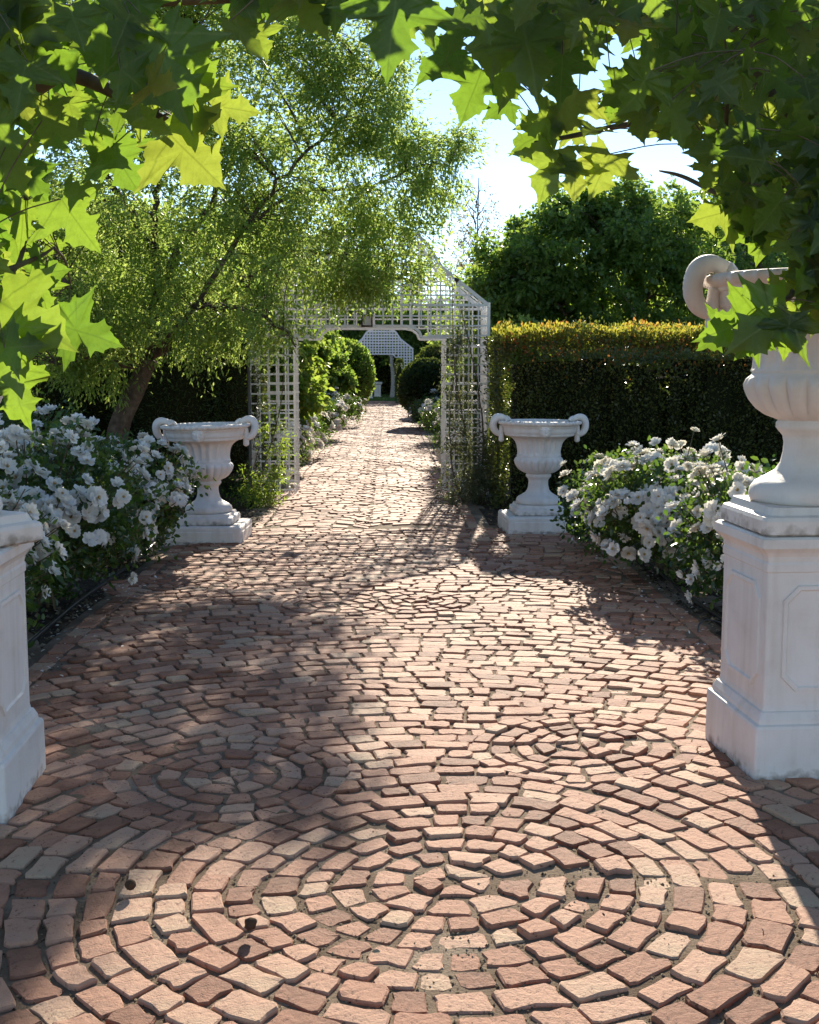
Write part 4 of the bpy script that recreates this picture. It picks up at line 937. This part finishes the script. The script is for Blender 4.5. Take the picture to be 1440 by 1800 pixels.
def plane_tree(label, base, branches, leaves, seeds_every=9):
    t = thing('plane_tree', label, 'tree', tuple(base), 'plane trees framing the view'); b = np.array(base, float)
    wood = MB(); SP = []
    for i, (p, r0, r1) in enumerate(branches):
        q = spline(p, 8); s = np.linspace(0, 1, len(q)); (trk := MB()) if i == 0 else None
        if i == 0: trk.tube(q - b, r0 + (r1 - r0) * s, 12); trk.obj('trunk', M['pale_bark'], t, True)
        else: wood.tube(q - b, r0 + (r1 - r0) * s, 8)
        SP.append(q[2:])
    SP = np.vstack(SP)
    B = np.array([l[0] for l in leaves])
    seeds = list(range(0, len(leaves), seeds_every)); S = []
    for k in seeds:
        c = B[k] + np.array([0, .02, .05]); j = np.argmin(np.linalg.norm(SP - c, axis=1)); a = SP[j]; Ld = np.linalg.norm(c - a)
        tw = spline([a, (a + c) / 2 + np.array([0, 0, .08 * Ld]) + rng.normal(0, .03 * Ld, 3), c], 4); wood.tube(tw - b, np.linspace(.0045, .0022, len(tw)), 5, False); S.append(tw[2:])
    S = np.vstack(S)
    keep = sorted(range(len(leaves)), key=lambda i: -leaves[i][4]); parts = set(keep[:300]); rest = [[], [], [], 0]; rv, rf, ruv, rt, n0 = [], [], [], [], 0
    for i, (p, D, Nn, Ln, shown) in enumerate(leaves):
        j = np.argmin(np.linalg.norm(S - p, axis=1)); q = S[j]
        if np.linalg.norm(q - p) < .35: wood.tube(spline([q - b, (q + p) / 2 - b + np.array([0, 0, .015]), p - b], 3), .0016, 4, False)
        Xd = unit(np.cross(D, Nn)); k = i % 7
        m = Matrix(((Xd[0], D[0], Nn[0], p[0] - b[0]), (Xd[1], D[1], Nn[1], p[1] - b[1]), (Xd[2], D[2], Nn[2], p[2] - b[2]), (0, 0, 0, 1))) @ Matrix.Diagonal((Ln, Ln, Ln, 1))
        if i in parts:
            o = link('leaf', LEAF_ME[k], None, t); o.matrix_basis = m
        else:
            V, F = LEAF[k]; Mm = np.array(m); rv.append(V @ Mm[:3, :3].T + Mm[:3, 3]); rf.append(F + n0); ruv.append(V[:, :2]); rt.append(np.full(len(V), rng.random())); n0 += len(V)
    wood.obj('branches', M['twig'], t, True)
    if rv: tag(link('leaf_mass', fast_mesh('leaf_mass', np.vstack(rv), np.vstack(rf), np.concatenate(rt), np.vstack(ruv), True), M['plane_leaf'], t), kind='stuff')
    return t
def fill(poly, n, d0, d1, s0, s1, ang_fn, avoid=(), out=None, dens=None):
    xs = [p[0] for p in poly]; ys = [p[1] for p in poly]; k = 0; tries = 0
    while k < n and tries < n * 60:
        tries += 1; x, y = random.uniform(min(xs), max(xs)), random.uniform(min(ys), max(ys))
        if not in_poly(x, y, poly) or any(math.hypot(x - a, y - b2) < r for a, b2, r in avoid): continue
        if dens and random.random() > dens(x, y): continue
        d = random.uniform(d0, d1)
        if x > 1150 and y > 400: d = min(d, random.uniform(2.9, 3.75))
        L_ = random.uniform(s0, s1); lf = leaf_at(x, y, d, ang_fn(x, y), L_ * F_PX / d, rng.normal(0, .5), rng.normal(0, .55))
        vis = 0 if not (-60 < x < 1500 and y > -60) else (L_ / d)
        out.append((*lf, vis)); k += 1
    return out
def hero(lst, out):
    for (px, py, d, ang, s) in lst:
        lf = leaf_at(px, py, d, ang, s * .88, rng.normal(0, .12), rng.normal(0, .18)); out.append((*lf, 10))
lv = []
hero([(335, 272, 3.0, 45, 150), (405, 190, 3.1, 5, 92), (132, 385, 3.0, 55, 118), (150, 585, 3.0, 18, 118), (50, 562, 2.8, 32, 170), (30, 690, 2.9, 75, 120), (15, 620, 2.8, 75, 140), (215, 292, 3.1, 58, 100), (295, 120, 2.7, 70, 180), (330, 190, 3.0, 80, 130), (690, 45, 2.3, 97, 165),
      (540, 12, 2.9, 55, 120), (588, 10, 2.9, 85, 85), (40, 385, 3.1, 100, 90), (80, 480, 3.2, -10, 80), (75, 515, 3.15, 80, 70), (25, 290, 3.0, 70, 100), (60, 320, 3.1, 60, 80), (130, 545, 3.4, 60, 45), (190, 270, 3.2, 110, 90), (455, 70, 3.2, 65, 70), (350, 110, 3.0, 60, 90), (10, 80, 2.8, 60, 150), (40, 20, 2.8, 30, 150),
      (245, 20, 2.8, 80, 140), (30, 440, 3.2, 80, 60), (95, 430, 3.3, 0, 40), (185, 70, 2.8, 100, 130), (100, 100, 2.9, 60, 110)], lv)
dn = lambda x, y: 60 + random.gauss(0, 38)
fill([(-60, -60), (480, -60), (470, 20), (420, 90), (380, 110), (350, 200), (300, 210), (240, 260), (180, 270), (140, 190), (60, 290), (30, 330), (-60, 430)], 100, 2.6, 4.4, .07, .13, dn, ((480, 90, 45),), lv)
fill([(-60, 300), (30, 300), (40, 420), (30, 520), (40, 640), (-60, 700)], 14, 2.7, 3.4, .09, .14, dn, (), lv)
fill([(400, -60), (760, -60), (740, -10), (560, -12), (430, 20)], 26, 2.6, 3.8, .075, .125, dn, ((490, 70, 40), (600, 20, 25)), lv)
fill([(-1100, -700), (-500, -700), (-160, 0), (-160, 500), (-600, 500), (-1100, 200)], 260, 2.2, 4.0, .10, .18, dn, (), lv)
lb = (-3.0, 2.9, 0)
plane_tree('plane tree whose big lobed leaves hang into the top left', lb,
           [([(-3.0, 2.9, -.1), (-2.95, 2.9, 1.2), (-2.85, 2.95, 2.3), (-2.7, 3.0, 3.4)], .15, .10), ([(-2.85, 2.95, 2.3), (-2.0, 3.0, 2.7), tuple(at(-60, 130, 3.1)), tuple(at(120, 130, 3.1)), tuple(at(250, 190, 3.1)), tuple(at(330, 230, 3.15))], .04, .006),
            ([(-2.8, 3, 2.6), tuple(at(-300, -100, 3)), tuple(at(80, 20, 2.9)), tuple(at(260, 0, 2.9)), tuple(at(520, -10, 3.0)), tuple(at(690, -40, 2.6))], .035, .005),
            ([tuple(at(-60, 130, 3.1)), tuple(at(0, 260, 3.15)), tuple(at(45, 330, 3.15)), tuple(at(40, 440, 3.2)), tuple(at(10, 500, 3.1))], .015, .004), ([(-2.0, 3.0, 2.7), tuple(at(-200, 450, 3.0)), tuple(at(-30, 480, 3.1)), tuple(at(60, 455, 3.2)), tuple(at(95, 435, 3.25))], .014, .003)], lv)
lv = []
hero([(832, 160, 3.6, 112, 110), (772, 108, 3.5, 140, 95), (800, 62, 3.4, 110, 80), (950, 215, 3.5, 165, 85), (965, 300, 3.5, 105, 110), (935, 245, 3.55, 150, 80), (1060, 300, 3.5, 115, 95), (1262, 376, 3.4, 165, 95), (1292, 572, 3.05, 158, 125), (1265, 590, 3.1, 148, 80), (1345, 572, 2.95, 145, 150), (1356, 530, 3.1, 165, 85), (1318, 598, 3.0, 120, 75), (1385, 585, 2.95, 95, 85),
      (870, 60, 3.3, 95, 150), (900, 130, 3.4, 110, 110), (1000, 190, 3.5, 120, 100), (930, 90, 3.2, 80, 150), (1310, 400, 3.4, 150, 80), (1340, 420, 3.4, 100, 80), (880, 190, 3.6, 150, 60), (1010, 310, 3.5, 90, 80), (730, 40, 3.3, 150, 80)], lv)
dr = lambda x, y: 110 + random.gauss(0, 40)
hole = ((1270, 500, 100), (1345, 495, 62), (1083, 98, 42), (1030, 165, 48), (1050, 190, 34), (1140, 262, 30), (1215, 290, 26), (1350, 160, 20), (1000, 60, 14), (955, 120, 16))
fill([(790, -60), (1500, -60), (1500, 580), (1430, 550), (1400, 450), (1340, 380), (1300, 320), (1220, 240), (1110, 200), (1060, 230), (980, 250), (965, 215), (1000, 150), (920, 60), (870, 80), (810, 30)], 400, 2.9, 4.6, .07, .13, dr, hole, lv)
fill([(1270, -60), (1500, -60), (1500, 260), (1340, 230), (1290, 100)], 170, 4.2, 6.4, .08, .15, dr, hole, lv)
fill([(1410, 240), (1500, 240), (1500, 565), (1430, 545), (1400, 420)], 75, 2.9, 3.7, .08, .14, dr, (), lv)
fill([(1220, 290), (1340, 330), (1370, 400), (1330, 400), (1280, 360)], 18, 3.1, 3.6, .06, .10, dr, (), lv)
fill([(1600, -500), (2600, -500), (2600, 500), (1560, 560)], 320, 2.8, 5.0, .10, .18, dr, (), lv)
plane_tree('plane tree whose dense dark foliage fills the top right', (3.5, 3.6, 0),
           [([(3.5, 3.6, -.1), (3.45, 3.6, 1.2), (3.3, 3.65, 2.4), (3.1, 3.7, 3.6)], .17, .11), ([(3.3, 3.65, 2.3), (2.3, 3.8, 2.6), tuple(at(1440, 210, 4.0)), tuple(at(1320, 105, 4.0)), tuple(at(1215, 20, 4.0)), tuple(at(1150, -80, 4.0))], .05, .014),
            ([tuple(at(1440, 210, 4.0)), tuple(at(1300, 205, 4.0)), tuple(at(1130, 215, 3.9)), tuple(at(1000, 240, 3.6)), tuple(at(940, 250, 3.55))], .016, .004), ([tuple(at(1215, 20, 4.0)), tuple(at(1050, 30, 3.8)), tuple(at(900, 40, 3.6)), tuple(at(760, 35, 3.4))], .018, .004),
            ([(2.3, 3.8, 2.6), tuple(at(1520, 380, 3.5)), tuple(at(1430, 450, 3.2)), tuple(at(1390, 520, 3.1)), tuple(at(1340, 540, 3.05))], .016, .004), ([(2.3, 3.8, 2.6), tuple(at(1420, 330, 3.6)), tuple(at(1300, 350, 3.45)), tuple(at(1200, 310, 3.6)), tuple(at(1160, 300, 3.7))], .014, .003)], lv, 12)

# ------------------------------------------------------------------ small things on the paving, far house
for (px, py, rr, lab) in ((230, 1580, .016, 'round brown seed ball on the bricks at lower left'), (440, 1652, .018, 'dark crumbled seed ball in a brick joint at lower left')):
    p = ground(px, py); mb = MB(); th = np.arange(12) * math.pi / 6
    V = [(0, 0, -rr)]; F = []
    jv = .06 if 'round' in lab else .28
    for ph in np.linspace(-1.2, 1.2, 6): V += [(rr * math.cos(ph) * math.cos(a) * random.uniform(1 - jv, 1 + jv), rr * math.cos(ph) * math.sin(a) * random.uniform(1 - jv, 1 + jv), rr * math.sin(ph) * random.uniform(1 - jv, 1)) for a in th]
    V.append((0, 0, rr)); F += [(0, 1 + (j + 1) % 12, 1 + j) for j in range(12)] + [(1 + i * 12 + j, 1 + i * 12 + (j + 1) % 12, 13 + i * 12 + (j + 1) % 12, 13 + i * 12 + j) for i in range(5) for j in range(12)] + [(73, 61 + j, 61 + (j + 1) % 12) for j in range(12)]
    mb.add(V, F); o = mb.obj('seed_ball', M['seed'], None, True); o.location = (p[0], p[1], .026 + rr); tag(o, lab, 'seed ball')
dl = thing('dry_leaf', 'small curled dry brown leaf on the bricks near the middle left', 'dry leaf', tuple(ground(485, 1446) + np.array([0, 0, .03])))
mb = MB(); mb.add([(0, 0, 0), (.02, .012, .012), (.045, .004, .004), (.02, -.014, .014), (.022, 0, .002)], [(0, 4, 1), (4, 2, 1), (0, 3, 4), (3, 2, 4)]); mb.obj('blade', M['litter'], dl)
mb = MB(); mb.tube([(0, 0, .002), (-.03, .01, .008), (-.05, .03, .003)], .0012, 4); mb.obj('stalk', M['litter'], dl)
p = ground(1080, 1005); pe = MB(); pe.add([(-.03, 0, .008), (0, -.022, .003), (.03, .0, .010), (0, .024, .014), (0, 0, .004)], [(0, 1, 4), (1, 2, 4), (2, 3, 4), (3, 0, 4)])
o = pe.obj('fallen_petal', M['petal'], None, True); o.location = (p[0], p[1], .025); tag(o, 'single fallen white petal on shaded bricks below the right roses', 'petal')
n = 260; yy = rng.uniform(5.5, 10.5, n); sg = rng.choice([-1, 1], n); xx = sg * (1.82 + rng.normal(0, .18, n))
V, F, T = scatter(np.column_stack([xx, yy, np.full(n, .03)]), rand_dirs(n) * np.array([1, 1, .15]), np.tile([0, 0, 1.0], (n, 1)) + .2 * rng.normal(size=(n, 3)), rng.uniform(.012, .03, n), T_OVAL, rng.random(n))
tag(link('petal_litter', fast_mesh('petal_litter', V, F, T), M['petal']), 'scattered white petals along the bed edges', 'petals', kind='stuff')
n = 90; yy = 2.4 + 8 * rng.random(n) ** 1.3; xx = rng.normal(0, .9, n) * (1 + .08 * yy) - .2; k = (np.abs(xx) < 1.7)
xx, yy = xx[k], yy[k]; n = len(xx)
V, F, T = scatter(np.column_stack([xx, yy, np.full(n, .020) + undul(xx, yy)]), rand_dirs(n) * np.array([1, 1, .25]), np.tile([0, 0, 1.0], (n, 1)) + .35 * rng.normal(size=(n, 3)), rng.uniform(.008, .026, n), T_OVAL, rng.random(n))
tag(link('leaf_scraps', fast_mesh('leaf_scraps', V, F, T), M['litter']), 'small dry leaf scraps scattered over the brick paving', 'leaf scraps', kind='stuff')
h = thing('house', 'pink walled house with blue grey roof far behind the right trees', 'house', (X(1310, 52), 54, 0))
mb = MB(); mb.box((0, 0, 2.6), (3.4, 2.5, 2.6)); mb.obj('wall', M['pink_wall'], h)
mb = MB(); mb.add([(-3.8, -2.9, 5.1), (3.8, -2.9, 5.1), (3.8, 2.9, 5.1), (-3.8, 2.9, 5.1), (-3.8, 0, 6.9), (3.8, 0, 6.9)], [(0, 1, 5, 4), (2, 3, 4, 5), (0, 4, 3), (1, 2, 5), (0, 3, 2, 1)]); mb.obj('roof', M['blue_roof'], h)
for x in (-1.9, 0, 1.9):
    mb = MB(); mb.box((x, -2.53, 3.9), (.5, .05, .6)); w = mb.obj('window', M['slat'], h); mb = MB(); mb.box((x, -2.585, 3.9), (.42, .01, .52)); mb.obj('pane', M['glass'], w)
